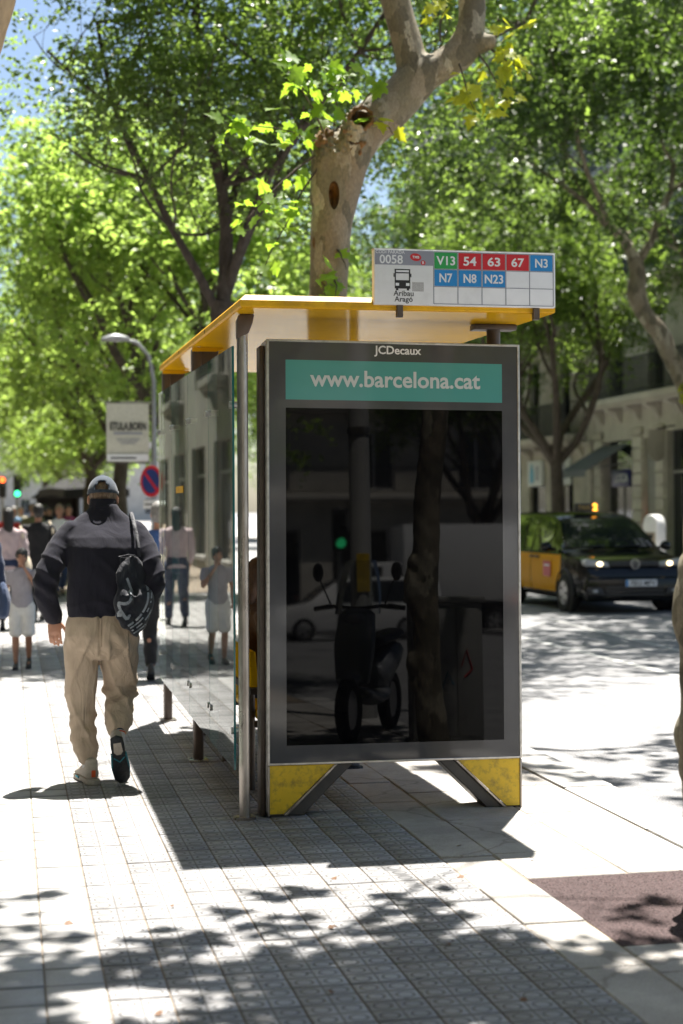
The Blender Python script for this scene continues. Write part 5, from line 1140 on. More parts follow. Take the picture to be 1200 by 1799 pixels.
def taxi():
    root = empty('taxi', (9.90, 24.3, -.13), R(0), 'black and yellow taxi van with lit headlamps driving towards the camera', 'taxi')
    patch, n = van_body(root, 'car_black'); k = 1.66 / 1.8
    for sg in (0, 1):
        J = (lambda a_, b_: (a_, b_)) if sg == 0 else (lambda a_, b_: (n - b_, n - a_))
        d = patch('front_door', 6.05, 10.4, J(2.2, 4.95), 'car_yellow', .005)
        patch('sliding_door', 10.45, 13.6, J(2.2, 4.95), 'car_yellow', .005)
        patch('side_window', 8.5, 10.35, J(5.12, 7.7), 'car_glass', .006); patch('side_window', 10.55, 12.4, J(5.12, 7.7), 'car_glass', .006); patch('side_window', 12.55, 13.9, J(5.12, 7.7), 'car_glass', .006)
    for sg in (-1, 1):
        wheel(root, sg * .93, .80, side=sg); wheel(root, sg * .93, 3.55, side=sg)
        for y in (.80, 3.55):
            a = MB(); a.tube([(sg * .895, y + .40 * math.cos(t), .315 + .40 * math.sin(t)) for t in [math.pi * q / 12 for q in range(13)]], [(.03, .012)] * 13, 6); a.build('wheel_arch', 'black_plastic', root)
            a = MB(); a.cyl((sg * .87, y, .315), .39, .034 * sg, 28, 'x'); a.build('wheel_well', 'dark_in', root)
        a = MB(); a.limb([(sg * .90, 1.28, 1.02), (sg * 1.0, 1.25, 1.04)], [.03, .03], 8, 2); a.ell((sg * 1.07, 1.23, 1.07), .10, .07, .085, 14, 8); mr = a.build('mirror', 'car_black', root)
        # headlamp
        a = MB(); a.prism([(sg * .42, .76), (sg * .84, .78), (sg * .86, .86), (sg * .80, .90), (sg * .45, .84)], -.02, .14); hl = a.build('headlamp', 'lens', root, bevel=.02)
        a = MB(); a.ell((sg * .60, -.03, .815), .05, .018, .034, 14, 8); a.build('lit_bulb', 'head_lamp', hl)
        a = MB(); a.prism([(sg * .50, .30), (sg * .80, .32), (sg * .82, .42), (sg * .58, .44)], -.035, .1); a.build('fog_lamp_bezel', 'black_plastic', root, bevel=.015)
        a = MB(); a.ell((sg * .68, -.035, .375), .05, .015, .03, 12, 6); a.build('fog_lamp', 'lens', root)
    a = MB(); a.prism([(-.43, .77), (.43, .77), (.40, .85), (-.40, .85)], -.022, .12); a.build('grille', 'black_plastic', root, bevel=.01)
    a = MB(); a.prism([(-.84, .23), (.84, .23), (.86, .40), (.80, .60), (-.80, .60), (-.86, .40)], -.03, .16); bp = a.build('bumper', 'car_black', root, bevel=.04, seg=3)
    a = MB()
    for z in (.30, .36, .42): a.box(-.50, .50, -.036, -.031, z, z + .03)
    a.build('lower_grille', 'black_plastic', root, smooth=False)
    # round maker's emblem: ring with V over W
    em = empty('emblem', (0, -.040, .81)); em.parent = root
    a = MB(); a.tube([(.075 * math.cos(2 * math.pi * q / 24), 0, .075 * math.sin(2 * math.pi * q / 24)) for q in range(25)], .007, 6); a.build('emblem_ring', 'alu', em)
    a = MB(); a.tube([(-.035, 0, .06), (0, 0, .005), (.035, 0, .06)], .006, 6); a.tube([(-.062, 0, .03), (-.032, 0, -.055), (0, 0, -.005), (.032, 0, -.055), (.062, 0, .03)], .006, 6); a.build('emblem_letters', 'alu', em)
    plate_text(root, '7853 MPV', (.10, -.045, .50), .54)
    # roof light: dark box, TAXI lettering, lit number
    a = MB(); a.box(-.30, .10, 1.85, 2.0, 1.655, 1.80); tl = a.build('roof_sign', 'black_plastic', root, bevel=.02)
    fit('roof_sign_lettering', 'TAXI', .22, 'taxi_dim', tl, (-.17, 1.846, 1.73), bold=.02)
    fit('roof_sign_number', '2', .085, 'taxi_lamp', tl, (.035, 1.846, 1.735), bold=.05, hmax=.13)
    # red sticker and handles on the nearside doors
    a = MB(); a.box(-.926, -.9215, 1.45, 1.83, .56, .82); st = a.build('door_sticker', 'sign_red', root, smooth=False)
    a = MB(); a.box(-.929, -.9265, 1.50, 1.76, .735, .765); a.build('sticker_print', 'sign_white', st, smooth=False)
    for y in (2.05, 2.32):
        a = MB(); a.limb([(-.925, y, .88), (-.94, y + .1, .885), (-.925, y + .2, .88)], [.018, .02, .018], 8, 2); a.build('door_handle', 'black_plastic', root)
    a = MB(); a.tube([(-.55, .98, 1.065), (-.1, 1.06, 1.09)], .012, 6); a.tube([(.05, .98, 1.07), (.5, 1.04, 1.09)], .012, 6); a.build('wiper', 'black_plastic', root)
    return root
M['taxi_dim'] = pm('dim_roof_lettering', (.35, .22, .03), .5)
taxi()
# parked white van and box truck, mirrored in the poster glass
def white_van():
    root = empty('van', (6.6, -25.0, -.13), R(-90), 'white van mirrored at lower left of the poster glass', 'van'); patch, n = van_body(root, 'car_white')
    for sg in (0, 1):
        J = (lambda a_, b_: (a_, b_)) if sg == 0 else (lambda a_, b_: (n - b_, n - a_))
        patch('side_window', 8.5, 10.35, J(5.12, 7.7), 'car_glass', .006); patch('side_window', 10.55, 12.4, J(5.12, 7.7), 'car_glass', .006)
    for sg in (-1, 1): wheel(root, sg * .90, .80, side=sg); wheel(root, sg * .90, 3.55, side=sg)
    a = MB(); a.prism([(-.84, .23), (.84, .23), (.86, .40), (.80, .55), (-.80, .55), (-.86, .40)], -.03, .16); a.build('bumper', 'black_plastic', root, bevel=.04)
    for sg in (-1, 1):
        a = MB(); a.prism([(sg * .45, .76), (sg * .84, .78), (sg * .86, .90), (sg * .80, .92), (sg * .45, .86)], -.02, .14); a.build('headlamp', 'lens', root, bevel=.02)
white_van()
r_ = empty('box_truck', (9.0, -28.5, -.13), R(-90), 'white box truck mirrored in the right half of the poster glass', 'truck')
a = MB(); a.box(-1.05, 1.05, 1.9, 5.4, .95, 3.15); a.build('cargo_box', 'car_white', r_, bevel=.03)
a = MB(); a.prism([(0, .45), (0, 1.1), (.25, 1.35), (.6, 2.05), (1.75, 2.1), (1.75, .45)], -.95, .95, 'yz'); a.build('cab', 'car_white', r_, bevel=.05, seg=3)
for sg in (-1, 1):
    a = MB(); a.prism([(.45, 1.32), (.72, 1.95), (1.3, 1.97), (1.3, 1.3)], sg * .952, sg * .957, 'yz'); a.build('cab_window', 'car_glass', r_, smooth=False)
    for y in (.85, 4.6): wheel(r_, sg * .98, y, r=.37, wd=.22, side=sg)
    a = MB(); a.box(sg * 1.052, sg * 1.058, 5.1, 5.3, .96, 1.06); a.build('side_marker', 'red_lamp', r_, smooth=False)
a = MB(); a.box(-.85, .85, .25, 5.3, .55, .9); a.build('chassis', 'black_plastic', r_)
# utility cabinet and lamp column, mirrored in the poster glass
r_ = empty('utility_cabinet', (3.13, 4.9, 0), R(8), 'pale street cabinet with scribbles mirrored at lower right of the poster glass', 'cabinet')
a = MB(); a.box(-.26, .26, -.16, .16, .06, 1.06); a.build('body', 'grey_paint', r_, bevel=.012); a = MB(); a.box(-.28, .28, -.18, .18, 1.06, 1.11); a.build('lid', 'grey_paint', r_, bevel=.015)
a = MB(); a.box(-.28, .28, -.18, .18, 0, .06); a.build('plinth', 'concrete', r_, bevel=.005); a = MB(); a.box(-.22, .05, .161, .168, .1, 1.02); a.box(.07, .23, .161, .168, .1, 1.02); a.build('door', 'grey_paint', r_, bevel=.003)
a = MB(); a.tube([(-.15, .17, .45), (-.1, .17, .55), (-.05, .17, .42), (0, .17, .56), (.04, .17, .47)], .006, 5); a.build('scribble', 'cyan_logo', r_)
a = MB(); a.tube([(.1, .17, .60), (.14, .17, .72), (.18, .17, .58), (.12, .17, .52)], .006, 5); a.build('scribble', 'sign_red', r_)
r_ = empty('lamp_column', (3.15, 2.0, 0), 0, 'thick grey lamp column mirrored through the middle of the poster glass', 'street lamp')
a = MB(); a.tube([(0, 0, 0), (0, 0, .5), (0, 0, .55), (0, 0, 7.5)], [.13, .13, .10, .085], 20); a.build('column', 'grey_paint', r_); a = MB(); a.tube([(0, 0, 2.6), (0, 0, 2.66)], .108, 20); a.build('band', 'steel', r_)
a = MB(); a.box(-.06, .06, .096, .104, 1.15, 1.5); a.build('notice', 'yellow_worn', r_, smooth=False)
a = MB(); a.tube([(0, 0, 7.4), (.5, 0, 7.8), (1.6, 0, 7.9)], [.06, .05, .045], 10); a.limb([(1.5, 0, 7.9), (1.9, 0, 7.9), (2.3, 0, 7.86)], [(.08, .05), (.16, .07), (.1, .04)], 12, 2); a.build('arm', 'grey_paint', r_)
# motor scooter just below the picture's lower edge, mirrored in the poster glass
def scooter(loc, rz):
    root = empty('motor_scooter', loc, rz, 'parked motor scooter with tall windscreen mirrored in the poster glass', 'motor scooter')   # faces +y
    for y in (.62, -.62):
        wv = empty('wheel', (0, y, .25)); wv.parent = root
        a = MB(); a.tube([(0, .2 * math.cos(6.2832 * q / 24), .2 * math.sin(6.2832 * q / 24)) for q in range(25)], .055, 8); a.build('tyre', 'rubber', wv)
        a = MB(); a.cyl((-.03, 0, 0), .15, .06, 20, 'x'); a.build('rim', 'rim', wv)
    a = MB(); a.limb([(0, .50, .45), (0, .42, .75), (0, .33, .98)], [(.14, .06), (.17, .08), (.15, .07)], 14, 3, ref=(1, 0, 0)); a.limb([(0, .40, .36), (0, .0, .30), (0, -.2, .34)], [(.14, .06)] * 3, 12, 2, ref=(1, 0, 0)); a.limb([(0, -.15, .45), (0, -.4, .60), (0, -.75, .66)], [(.13, .14), (.16, .14), (.10, .08)], 14, 3, ref=(1, 0, 0)); a.limb([(0, .66, .50), (0, .62, .47), (0, .5, .5)], [(.07, .03), (.08, .04), (.07, .04)], 10, 2, ref=(1, 0, 0))
    place('body', remesh(a, 'body', 'grey_metal', .016, 3), root)
    a = MB(); a.limb([(0, -.1, .74), (0, -.4, .77), (0, -.75, .80)], [(.11, .045), (.14, .05), (.11, .045)], 12, 3, ref=(1, 0, 0)); a.build('seat', 'black_plastic', root)
    a = MB(); a.tube([(-.36, .26, 1.02), (-.2, .31, 1.04), (0, .33, 1.02), (.2, .31, 1.04), (.36, .26, 1.02)], .015, 8); a.build('handlebar', 'charcoal_matte', root)
    for sg in (-1, 1):
        a = MB(); a.tube([(sg * .24, .30, 1.04), (sg * .37, .255, 1.02)], .02, 10); a.build('grip', 'rubber', root); a = MB(); a.tube([(sg * .18, .36, 1.03), (sg * .34, .33, 1.01)], .007, 6); a.build('brake_lever', 'alu', root)
        a = MB(); a.tube([(sg * .22, .31, 1.05), (sg * .27, .33, 1.18), (sg * .31, .32, 1.26)], .007, 6); mr = a.build('mirror', 'black_plastic', root); a = MB(); a.ell((sg * .32, .32, 1.31), .045, .018, .075, 14, 8); a.build('mirror_shell', 'black_plastic', mr)
    a = MB(); rows = []
    for i in range(8):
        t = i / 7; z = .98 + .42 * t; w_ = .19 * (1 - .35 * t ** 2.5); rows.append([(w_ * math.sin(s_), .42 - .14 * t - .10 * (1 - math.cos(s_)) * 1.2, z) for s_ in [-1.35 + 2.7 * q / 12 for q in range(13)]])
    a.rings(rows, cap=False, closed=False); a.build('windscreen', 'screen_clear', root, recalc=False)
    a = MB(); a.ell((0, .40, .93), .10, .045, .06, 14, 8); a.build('headlamp', 'lens', root)
scooter((2.82, 3.75, 0), R(28))
# ------------------------------------------------------------------ people
def hand(mb, wrist, d, palm_n, side, s=1.0, curl=.5):
    """palm, four unequal bent fingers and a thumb; d = direction of the fingers, palm_n = palm normal, side=+1/-1 thumb side along d x palm_n"""
    w0 = Vector(wrist); d = Vector(d).normalized(); n = Vector(palm_n); n = (n - d * n.dot(d)).normalized(); a = d.cross(n) * side
    mb.limb([w0 - d * .03 * s, w0 + d * .03 * s, w0 + d * .075 * s], [(.026 * s, .020 * s), (.040 * s, .016 * s), (.042 * s, .014 * s)], 12, 2, ref=a)
    for i, (off, ln) in enumerate(((.032, .072), (.011, .082), (-.011, .076), (-.031, .060))):
        p = w0 + d * .078 * s + a * off * s; c = n * curl
        p1 = p + (d + c * .25 + a * off * 1.5).normalized() * ln * .45 * s; p2 = p1 + (d + c * .9).normalized() * ln * .33 * s; p3 = p2 + (d + c * 1.5).normalized() * ln * .26 * s
        mb.limb([p - d * .02 * s, p, p1, p2, p3], [.0085 * s, .0088 * s, .0082 * s, .0075 * s, .0065 * s], 8, 2)
    t0 = w0 + d * .02 * s + a * .028 * s; t1 = t0 + (a * .75 + d * .8 + n * .3).normalized() * .038 * s; t2 = t1 + (a * .25 + d * 1 + n * .35).normalized() * .034 * s
    mb.limb([t0 - a * .015 * s, t0, t1, t2], [.012 * s, .0125 * s, .0105 * s, .008 * s], 8, 2)
def head(mb, c, s=1.0, turn=0.0):
    """skull, jaw, nose, brow, ears; looks along +y"""
    T0 = mb.T; Tm = Matrix.Translation(c) @ Matrix.Rotation(turn, 4, 'Z'); mb.T = Tm if T0 is None else T0 @ Tm
    mb.ell((0, -.012 * s, .02 * s), .076 * s, .098 * s, .100 * s, 18, 12); mb.ell((0, .018 * s, -.055 * s), .056 * s, .066 * s, .065 * s, 16, 10); mb.ell((0, .055 * s, -.095 * s), .028 * s, .026 * s, .022 * s, 10, 8)
    mb.limb([(0, .080 * s, .018 * s), (0, .100 * s, -.022 * s), (0, .096 * s, -.032 * s)], [.008 * s, .014 * s, .013 * s], 8, 2)
    for q in (-1, 1): mb.ell((q * .076 * s, -.012 * s, -.01 * s), .010 * s, .020 * s, .032 * s, 10, 8); mb.ell((q * .030 * s, .076 * s, .032 * s), .022 * s, .012 * s, .008 * s, 8, 6); mb.ell((q * .035 * s, .060 * s, -.025 * s), .024 * s, .022 * s, .022 * s, 8, 6)
    mb.ell((0, .078 * s, -.060 * s), .024 * s, .012 * s, .007 * s, 10, 6)
    mb.T = T0
def shoe(root, mt, s, up='black_plastic', sole='sole_dark'):
    """toe along +y, ankle above the origin, sole at z=-.0"""
    q = MB(); q.T = mt
    q.limb([(0, -.075 * s, .055 * s), (0, -.02 * s, .060 * s), (0, .06 * s, .052 * s), (0, .13 * s, .038 * s), (0, .175 * s, .030 * s)], [(.034 * s, .040 * s), (.037 * s, .046 * s), (.040 * s, .036 * s), (.044 * s, .024 * s), (.034 * s, .018 * s)], 14, 3, ref=(1, 0, 0))
    q.limb([(0, -.05 * s, .06 * s), (0, -.045 * s, .115 * s)], [(.034 * s, .045 * s), (.034 * s, .042 * s)], 12, 2, ref=(1, 0, 0))
    o = place('shoe', remesh(q, 'shoe', up, .008, 2), root)
    q = MB(); q.T = mt; out = [(-.034, -.10), (-.038, -.05), (-.034, .02), (-.046, .10), (-.042, .17), (-.018, .205), (.018, .205), (.044, .17), (.044, .10), (.036, .02), (.038, -.05), (.034, -.10), (0, -.118)]
    q.prism([(x * s, y * s) for x, y in out], 0.0, .028 * s, 'xy'); q.build('sole', sole, o, bevel=.005); return o
def pedestrian(label, loc, yaw, h=1.7, top='cl_white', bottom='cl_navy', hair='hair_brown', skin='skin', shoes='black_plastic', stride=.28, shorts=False, long_hair=False, sleeves='long', group=None, bag=None, arm=None, sitting=False, vox=.016, jacket=False, curly=False):
    """walking or sitting figure facing its +y; body one skin, clothes and hair its children"""
    s = h / 1.75; root = empty('person', loc, yaw, label, 'person', group); b = MB(); bw = .94; V3 = lambda x, y, z: (x * s, y * s, z * s)
    hipz = .93 if not sitting else .50; dz = hipz - .93
    legs = []
    for q in (-1, 1):
        f = stride * q
        if sitting: legs.append([V3(q * .09, 0, .50), V3(q * .10, .40, .50), V3(q * .10, .42, .09)])
        else:
            kb = .10 if q < 0 else .05
            legs.append([V3(q * .09, 0, .92), V3(q * .095, f * .45 + kb, .50), V3(q * .09, f - (.06 if q < 0 else 0), .10 + (.05 if q < 0 else 0))])
    sh = 1.43 + dz
    b.body([(z_ * s + dz * s, 0, rx * s, cy * s, ry * s) for z_, rx, cy, ry in ((.90, .145, -.01, .10), (1.0, .15, 0, .10), (1.12, .135, .005, .09), (1.25, .15, .0, .105), (1.36, .17, -.005, .105), (1.43, .15, -.01, .085), (1.475, .07, -.01, .06))], 16)
    b.limb([V3(0, -.01, 1.42 + dz), V3(0, -.005, 1.50 + dz), V3(0, .005, 1.56 + dz)], [.058 * s, .052 * s, .052 * s], 12, 2)
    head(b, Vector(V3(0, .02, 1.635 + dz)), s)
    for lg in legs:
        k_, a_ = Vector(lg[1]), Vector(lg[2])
        b.limb([lg[0], tuple(Vector(lg[0]).lerp(k_, .5)), lg[1], tuple(k_.lerp(a_, .35) + Vector((0, -.015 * s, 0))), lg[2]], [.085 * s, .074 * s, .052 * s, .054 * s, .036 * s], 12, 3)
        b.limb([tuple(a_ + Vector((0, -.03, -.04)) * s), tuple(a_ + Vector((0, .07, -.065)) * s), tuple(a_ + Vector((0, .14, -.075)) * s)], [.032 * s, .032 * s, .022 * s], 10, 2)
    arms = []
    for q in (-1, 1):
        f = -stride * q * .7
        A = [V3(q * .185, -.01, sh - .02), V3(q * .235, -.02 + f * .25, sh - .29), V3(q * .225, .06 + f * .8, sh - .52)]
        if arm and arm[0] == q: A = [A[0], V3(*arm[1]), V3(*arm[2])]
        if sitting: A = [A[0], V3(q * .22, .06, sh - .28), V3(q * .12, .27, sh - .36)]
        arms.append(A)
        b.limb([A[0], tuple(Vector(A[0]).lerp(Vector(A[1]), .5)), A[1], tuple(Vector(A[1]).lerp(Vector(A[2]), .4)), A[2]], [.050 * s, .044 * s, .036 * s, .035 * s, .025 * s], 10, 3)
        d = (Vector(A[2]) - Vector(A[1])).normalized(); hand(b, A[2], d, (-q, .2, 0), 1 if q < 0 else -1, s)
    place('body', remesh(b, 'body', skin, min(vox, .011), 3), root)
    c = MB()
    c.body([(z_ * s + dz * s, 0, rx * s * bw, cy * s, ry * s) for z_, rx, cy, ry in ((.86 if not sitting else .92, .175, -.01, .13), (.96, .172, 0, .125), (1.12, .158, .005, .112), (1.25, .17, .0, .125), (1.36, .19, -.005, .122), (1.43, .175, -.01, .10), (1.485, .088, -.01, .075))], 18)
    for A in arms:
        e = 1.0 if sleeves == 'long' else .0
        P = [A[0], tuple(Vector(A[0]).lerp(Vector(A[1]), .55))] if sleeves == 'short' else [A[0], A[1], tuple(Vector(A[1]).lerp(Vector(A[2]), .85))]
        c.limb(P, [.072 * s, .068 * s] if sleeves == 'short' else [.072 * s, .056 * s, .044 * s], 12, 3)
    wr = lambda co, no: .006 * s * (np.sin(co[:, 2] * 38 + 3 * np.sin(co[:, 0] * 14)) * np.sin(co[:, 0] * 21 + co[:, 1] * 17))
    place('top', remesh(c, 'top', top, vox, 3, disp=wr), root)
    t = MB(); t.body([(z_ * s + dz * s, 0, rx * s, -.005 * s, ry * s) for z_, rx, ry in ((.80 if not sitting else .87, .155, .12), (.90, .168, .128), (1.0, .160, .118), (1.04, .15, .11))], 18)
    for lg in legs:
        k_, a_ = Vector(lg[1]), Vector(lg[2])
        if shorts: t.limb([lg[0], tuple(Vector(lg[0]).lerp(k_, .5)), tuple(k_.lerp(Vector(lg[0]), .04))], [.108 * s, .102 * s, .092 * s], 14, 3)
        else: t.limb([lg[0], tuple(Vector(lg[0]).lerp(k_, .5)), lg[1], tuple(k_.lerp(a_, .5)), tuple(k_.lerp(a_, .93))], [.105 * s, .094 * s, .078 * s, .070 * s, .060 * s], 14, 3)
    place('shorts' if shorts else 'trousers', remesh(t, 'trousers', bottom, vox, 3, disp=wr), root)
    for lg in legs:
        a_ = Vector(lg[2]); shoe(root, Matrix.Translation(a_ + Vector((0, .01, -.10)) * s) @ Matrix.Rotation(R(-18 if a_.z > .12 * s else 0), 4, 'X'), .95 * s, shoes)
    hc = Vector(V3(0, .02, 1.635 + dz)); g = MB(); g.T = Matrix.Translation(hc)
    g.ell((0, -.022 * s, .038 * s), .086 * s, .102 * s, .098 * s, 16, 10); g.ell((0, -.05 * s, -.01 * s), .078 * s, .075 * s, .085 * s, 14, 10)
    if long_hair: g.limb([(0, -.06 * s, 0), (0, -.095 * s, -.14 * s), (0, -.10 * s, -.28 * s), (0, -.105 * s, -.36 * s)], [(.080 * s, .05 * s), (.075 * s, .045 * s), (.062 * s, .035 * s), (.03 * s, .02 * s)], 14, 3, ref=(1, 0, 0))
    hd = None
    if curly: hd = lambda co, no: .014 * s * np.sin(co[:, 0] * 95) * np.sin(co[:, 1] * 88 + 1) * np.sin(co[:, 2] * 92) + .006 * s
    place('hair', remesh(g, 'hair', hair, .012, 2, disp=hd), root)
    for q in (-1, 1):
        e = MB(); e.ell((hc.x + q * .031 * s, hc.y + .083 * s, hc.z + .012 * s), .012 * s, .006 * s, .006 * s, 10, 6); e.build('eye', 'hair_black', root)
    if bag:
        bm_ = MB(); q = bag[1]; bm_.limb([V3(q * .24, -.05, 1.05 + dz), V3(q * .26, -.06, .92 + dz), V3(q * .25, -.06, .78 + dz)], [(.05 * s, .10 * s), (.07 * s, .15 * s), (.06 * s, .14 * s)], 14, 2, ref=(1, 0, 0))
        bg_ = bm_.build('bag', bag[0]); bg_.location = (0, 0, 0); bg_.parent = root
        bm_ = MB(); bm_.tube([V3(q * .16, .09, 1.40 + dz), V3(q * .17, 0, 1.50 + dz), V3(q * .2, -.09, 1.38 + dz), V3(q * .25, -.09, 1.08 + dz)], [(.016 * s, .004 * s)] * 4, 6); bm_.build('strap', bag[0], bg_)
    return root

# ---- the walking man seen from behind
def walking_man():
    root = empty('person', (.535, 9.42, 0), R(-3), 'man seen from behind in dark fleece, beige trousers and cap, walking with black tote', 'person')
    b = MB()
    b.body([(.90, -.02, .15, 0, .11), (1.0, -.02, .155, 0, .11), (1.15, -.01, .15, 0, .10), (1.3, 0, .165, 0, .11), (1.43, .0, .175, .055, .10), (1.51, .0, .12, .09, .070), (1.57, 0, .07, .10, .065)], 18)
    b.limb([(0, .09, 1.52), (0, .12, 1.60), (0, .15, 1.66)], [.066, .060, .060], 14, 2); head(b, Vector((.0, .168, 1.675)), .93, R(-4)); b.ell((-.083, .160, 1.648), .012, .020, .030, 10, 8); b.ell((.083, .155, 1.648), .012, .020, .030, 10, 8)
    Ls, Le, Lw = (-.165, .07, 1.44), (-.325, -.05, 1.18), (-.285, .09, .955); Rs, Re, Rw = (.165, .07, 1.44), (.285, -.06, 1.17), (.215, .16, 1.02)
    for (S_, E_, W2) in ((Ls, Le, Lw), (Rs, Re, Rw)):
        b.limb([S_, tuple(Vector(S_).lerp(Vector(E_), .5)), E_, tuple(Vector(E_).lerp(Vector(W2), .4)), W2], [.045, .044, .040, .040, .029], 12, 3)
    hand(b, (-.290, .095, .945), (.05, -.10, -1), (.25, .95, 0), 1, 1.0, .55); hand(b, Rw, (-.2, .5, -.6), (-1, .1, 0), -1, 1.0, .8)
    LH, LK, LA_ = (-.10, 0, .86), (-.125, .05, .48), (-.090, -.02, .10); RH, RK, RA = (.09, 0, .86), (.095, .15, .53), (.078, -.15, .275)
    for (H_, K_, A_) in ((LH, LK, LA_), (RH, RK, RA)):
        b.limb([H_, tuple(Vector(H_).lerp(Vector(K_), .5)), K_, tuple(Vector(K_).lerp(Vector(A_), .35)), A_], [.085, .075, .055, .058, .038], 12, 3)
    b.limb([(-.09, -.05, .05), (-.10, .06, .04), (-.11, .13, .035)], [.03, .03, .022], 10, 2); b.limb([(.079, -.165, .255), (.080, -.165, .18), (.081, -.160, .12)], [.028, .028, .022], 10, 2)
    place('body', remesh(b, 'body', 'skin', .0065, 3), root)
    # fleece
    j = MB()
    j.body([(.945, -.028, .172, 0, .130), (.965, -.028, .182, 0, .138), (1.0, -.026, .186, 0, .142), (1.08, -.02, .190, -.005, .146), (1.2, -.008, .198, -.01, .148), (1.30, .0, .212, -.005, .146), (1.37, .0, .222, .006, .146), (1.43, .0, .226, .036, .138), (1.48, .0, .212, .074, .122), (1.52, .0, .182, .098, .104), (1.555, .0, .140, .104, .094), (1.585, 0, .100, .106, .086), (1.62, 0, .078, .108, .078)], 26)
    j.limb([(-.165, .07, 1.46), (-.24, .03, 1.38), (-.300, -.045, 1.27), (-.335, -.05, 1.165), (-.325, .01, 1.07), (-.298, .065, .985), (-.290, .085, .955)], [.084, .077, .073, .071, .066, .058, .050], 18, 3)
    j.limb([(.165, .07, 1.46), (.23, .03, 1.38), (.270, -.05, 1.27), (.288, -.06, 1.165), (.27, .02, 1.10), (.235, .12, 1.04)], [.084, .076, .071, .067, .062, .054], 18, 3)
    def fold(co, no):
        x, y, z = co.T; arm = np.clip((np.abs(x) - .19) / .05, 0, 1); low = np.clip((1.12 - z) / .12, 0, 1)
        cr = lambda a, p=4: (1 - np.abs(np.sin(a))) ** p
        d = .003 * np.sin(z * 46 + 5 * np.sin(x * 11) + y * 13) * (1 - arm) * (.35 + low)
        d += .008 * cr(z * 13 + x * 9 + 1.3 * np.sin(x * 9 + z * 4)) * (1 - arm) * np.clip((1.42 - z) / .2, 0, 1)
        d += .010 * arm * cr(z * 24 - np.abs(x) * 17 + y * 8 + np.sin(z * 9), 4) * np.clip(1 - np.abs(z - 1.18) / .3, .1, 1)
        d += .0075 * arm * np.sin(z * 62 - np.abs(x) * 48 + y * 25 + 1.3 * np.sin(y * 30)) * np.clip(1 - np.abs(z - 1.17) / .22, .15, 1)
        d += .006 * np.sin(x * 23 + z * 9 + 2 * np.sin(z * 7)) * np.sin(z * 12 + 1) * (1 - arm)
        d += np.where((z < .985) & (arm < .5), -.006 * np.clip((.985 - z) / .02, 0, 1) , 0)
        return d
    jk = place('fleece', remesh(j, 'fleece', 'fleece', .0085, 3, disp=fold), root)
    q = MB(); q.body([(1.555, 0, .100, .106, .090), (1.585, 0, .088, .108, .084), (1.62, 0, .080, .116, .080), (1.645, 0, .0775, .122, .079), (1.656, 0, .0745, .124, .076), (1.645, 0, .069, .124, .070), (1.60, 0, .066, .118, .067)], 26, 2.1); q.build('collar', 'fleece', jk, recalc=True)
    q = MB(); q.tube([(.086 * math.cos(6.2832 * k / 28), .108 + .085 * math.sin(6.2832 * k / 28), 1.592) for k in range(29)], .004, 6); q.build('collar_seam', 'fleece', jk)
    q = MB(); q.tube([(-.291, .085, .958), (-.293, .092, .935)], [(.050, .045), (.047, .043)], 18); q.build('cuff', 'fleece', jk)
    # trousers
    t = MB(); t.body([(.72, -.01, .10, 0, .09), (.79, -.02, .185, -.005, .135), (.86, -.022, .208, -.008, .150), (.93, -.022, .198, -.005, .145), (1.0, -.022, .176, 0, .128), (1.03, -.022, .165, 0, .12)], 26)
    t.limb([(-.118, 0, .86), (-.130, .02, .72), (-.130, .04, .57), (-.128, .04, .46), (-.130, .02, .36), (-.118, .0, .24), (-.105, -.01, .18), (-.093, -.015, .125)], [(.112, .125), (.102, .110), (.092, .098), (.080, .088), (.072, .082), (.075, .080), (.070, .076), (.052, .062)], 20, 3, ref=(1, 0, 0))
    t.limb([(.085, 0, .86), (.090, .05, .72), (.094, .10, .60), (.095, .115, .53), (.090, .04, .46), (.082, -.07, .37), (.077, -.125, .315)], [(.115, .125), (.112, .112), (.104, .102), (.100, .098), (.085, .088), (.070, .076), (.056, .062)], 20, 3, ref=(1, 0, 0))
    def tf(co, no):
        x, y, z = co.T; leg = np.where(x < -.015, -1.0, 1.0); xl = x - leg * .1
        cr = lambda a, p=4: (1 - np.abs(np.sin(a))) ** p
        d = .004 * np.sin(xl * 55 + 4 * np.sin(z * 9 + leg) + z * 6) * np.clip((.95 - z) / .3, .2, 1)
        d += .013 * cr(xl * 26 + 1.4 * np.sin(z * 7 + leg * 2) + z * 2.2 + y * 9) * np.clip((.97 - z) / .2, .1, 1) * np.clip((z - .15) / .2, .2, 1)
        d += .006 * cr(z * 19 + xl * 15 * leg + 1.2 * np.sin(z * 5 + xl * 11), 5) * np.clip((.62 - z) / .25, 0, 1)
        d += .005 * np.sin(z * 68 + xl * 40 * leg + 2.5 * np.sin(xl * 30)) * np.exp(-((z - .30) / .13) ** 2) * (leg < 0)
        d += .010 * np.sin(z * 70 - xl * 25) * np.exp(-((z - .50) / .07) ** 2) * (leg > 0)
        d += .007 * np.sin(z * 40 + np.abs(x) * 60) * np.exp(-((z - .82) / .07) ** 2)
        d += -.012 * np.exp(-((x + .018) / .012) ** 2) * (z > .74) * (y < 0)
        return d
    tr = place('trousers', remesh(t, 'trousers', 'chino', .0085, 3, disp=tf), root)
    q = MB(); q.tube([(-.02, -.152, .965), (-.02, -.150, .88), (-.018, -.142, .80)], [(.004, .004)] * 3, 6); q.build('seat_seam', 'chino', tr)
    # cap with hair below
    c0 = Vector((0, .168, 1.675)); g = MB(); g.T = Matrix.Translation(c0)
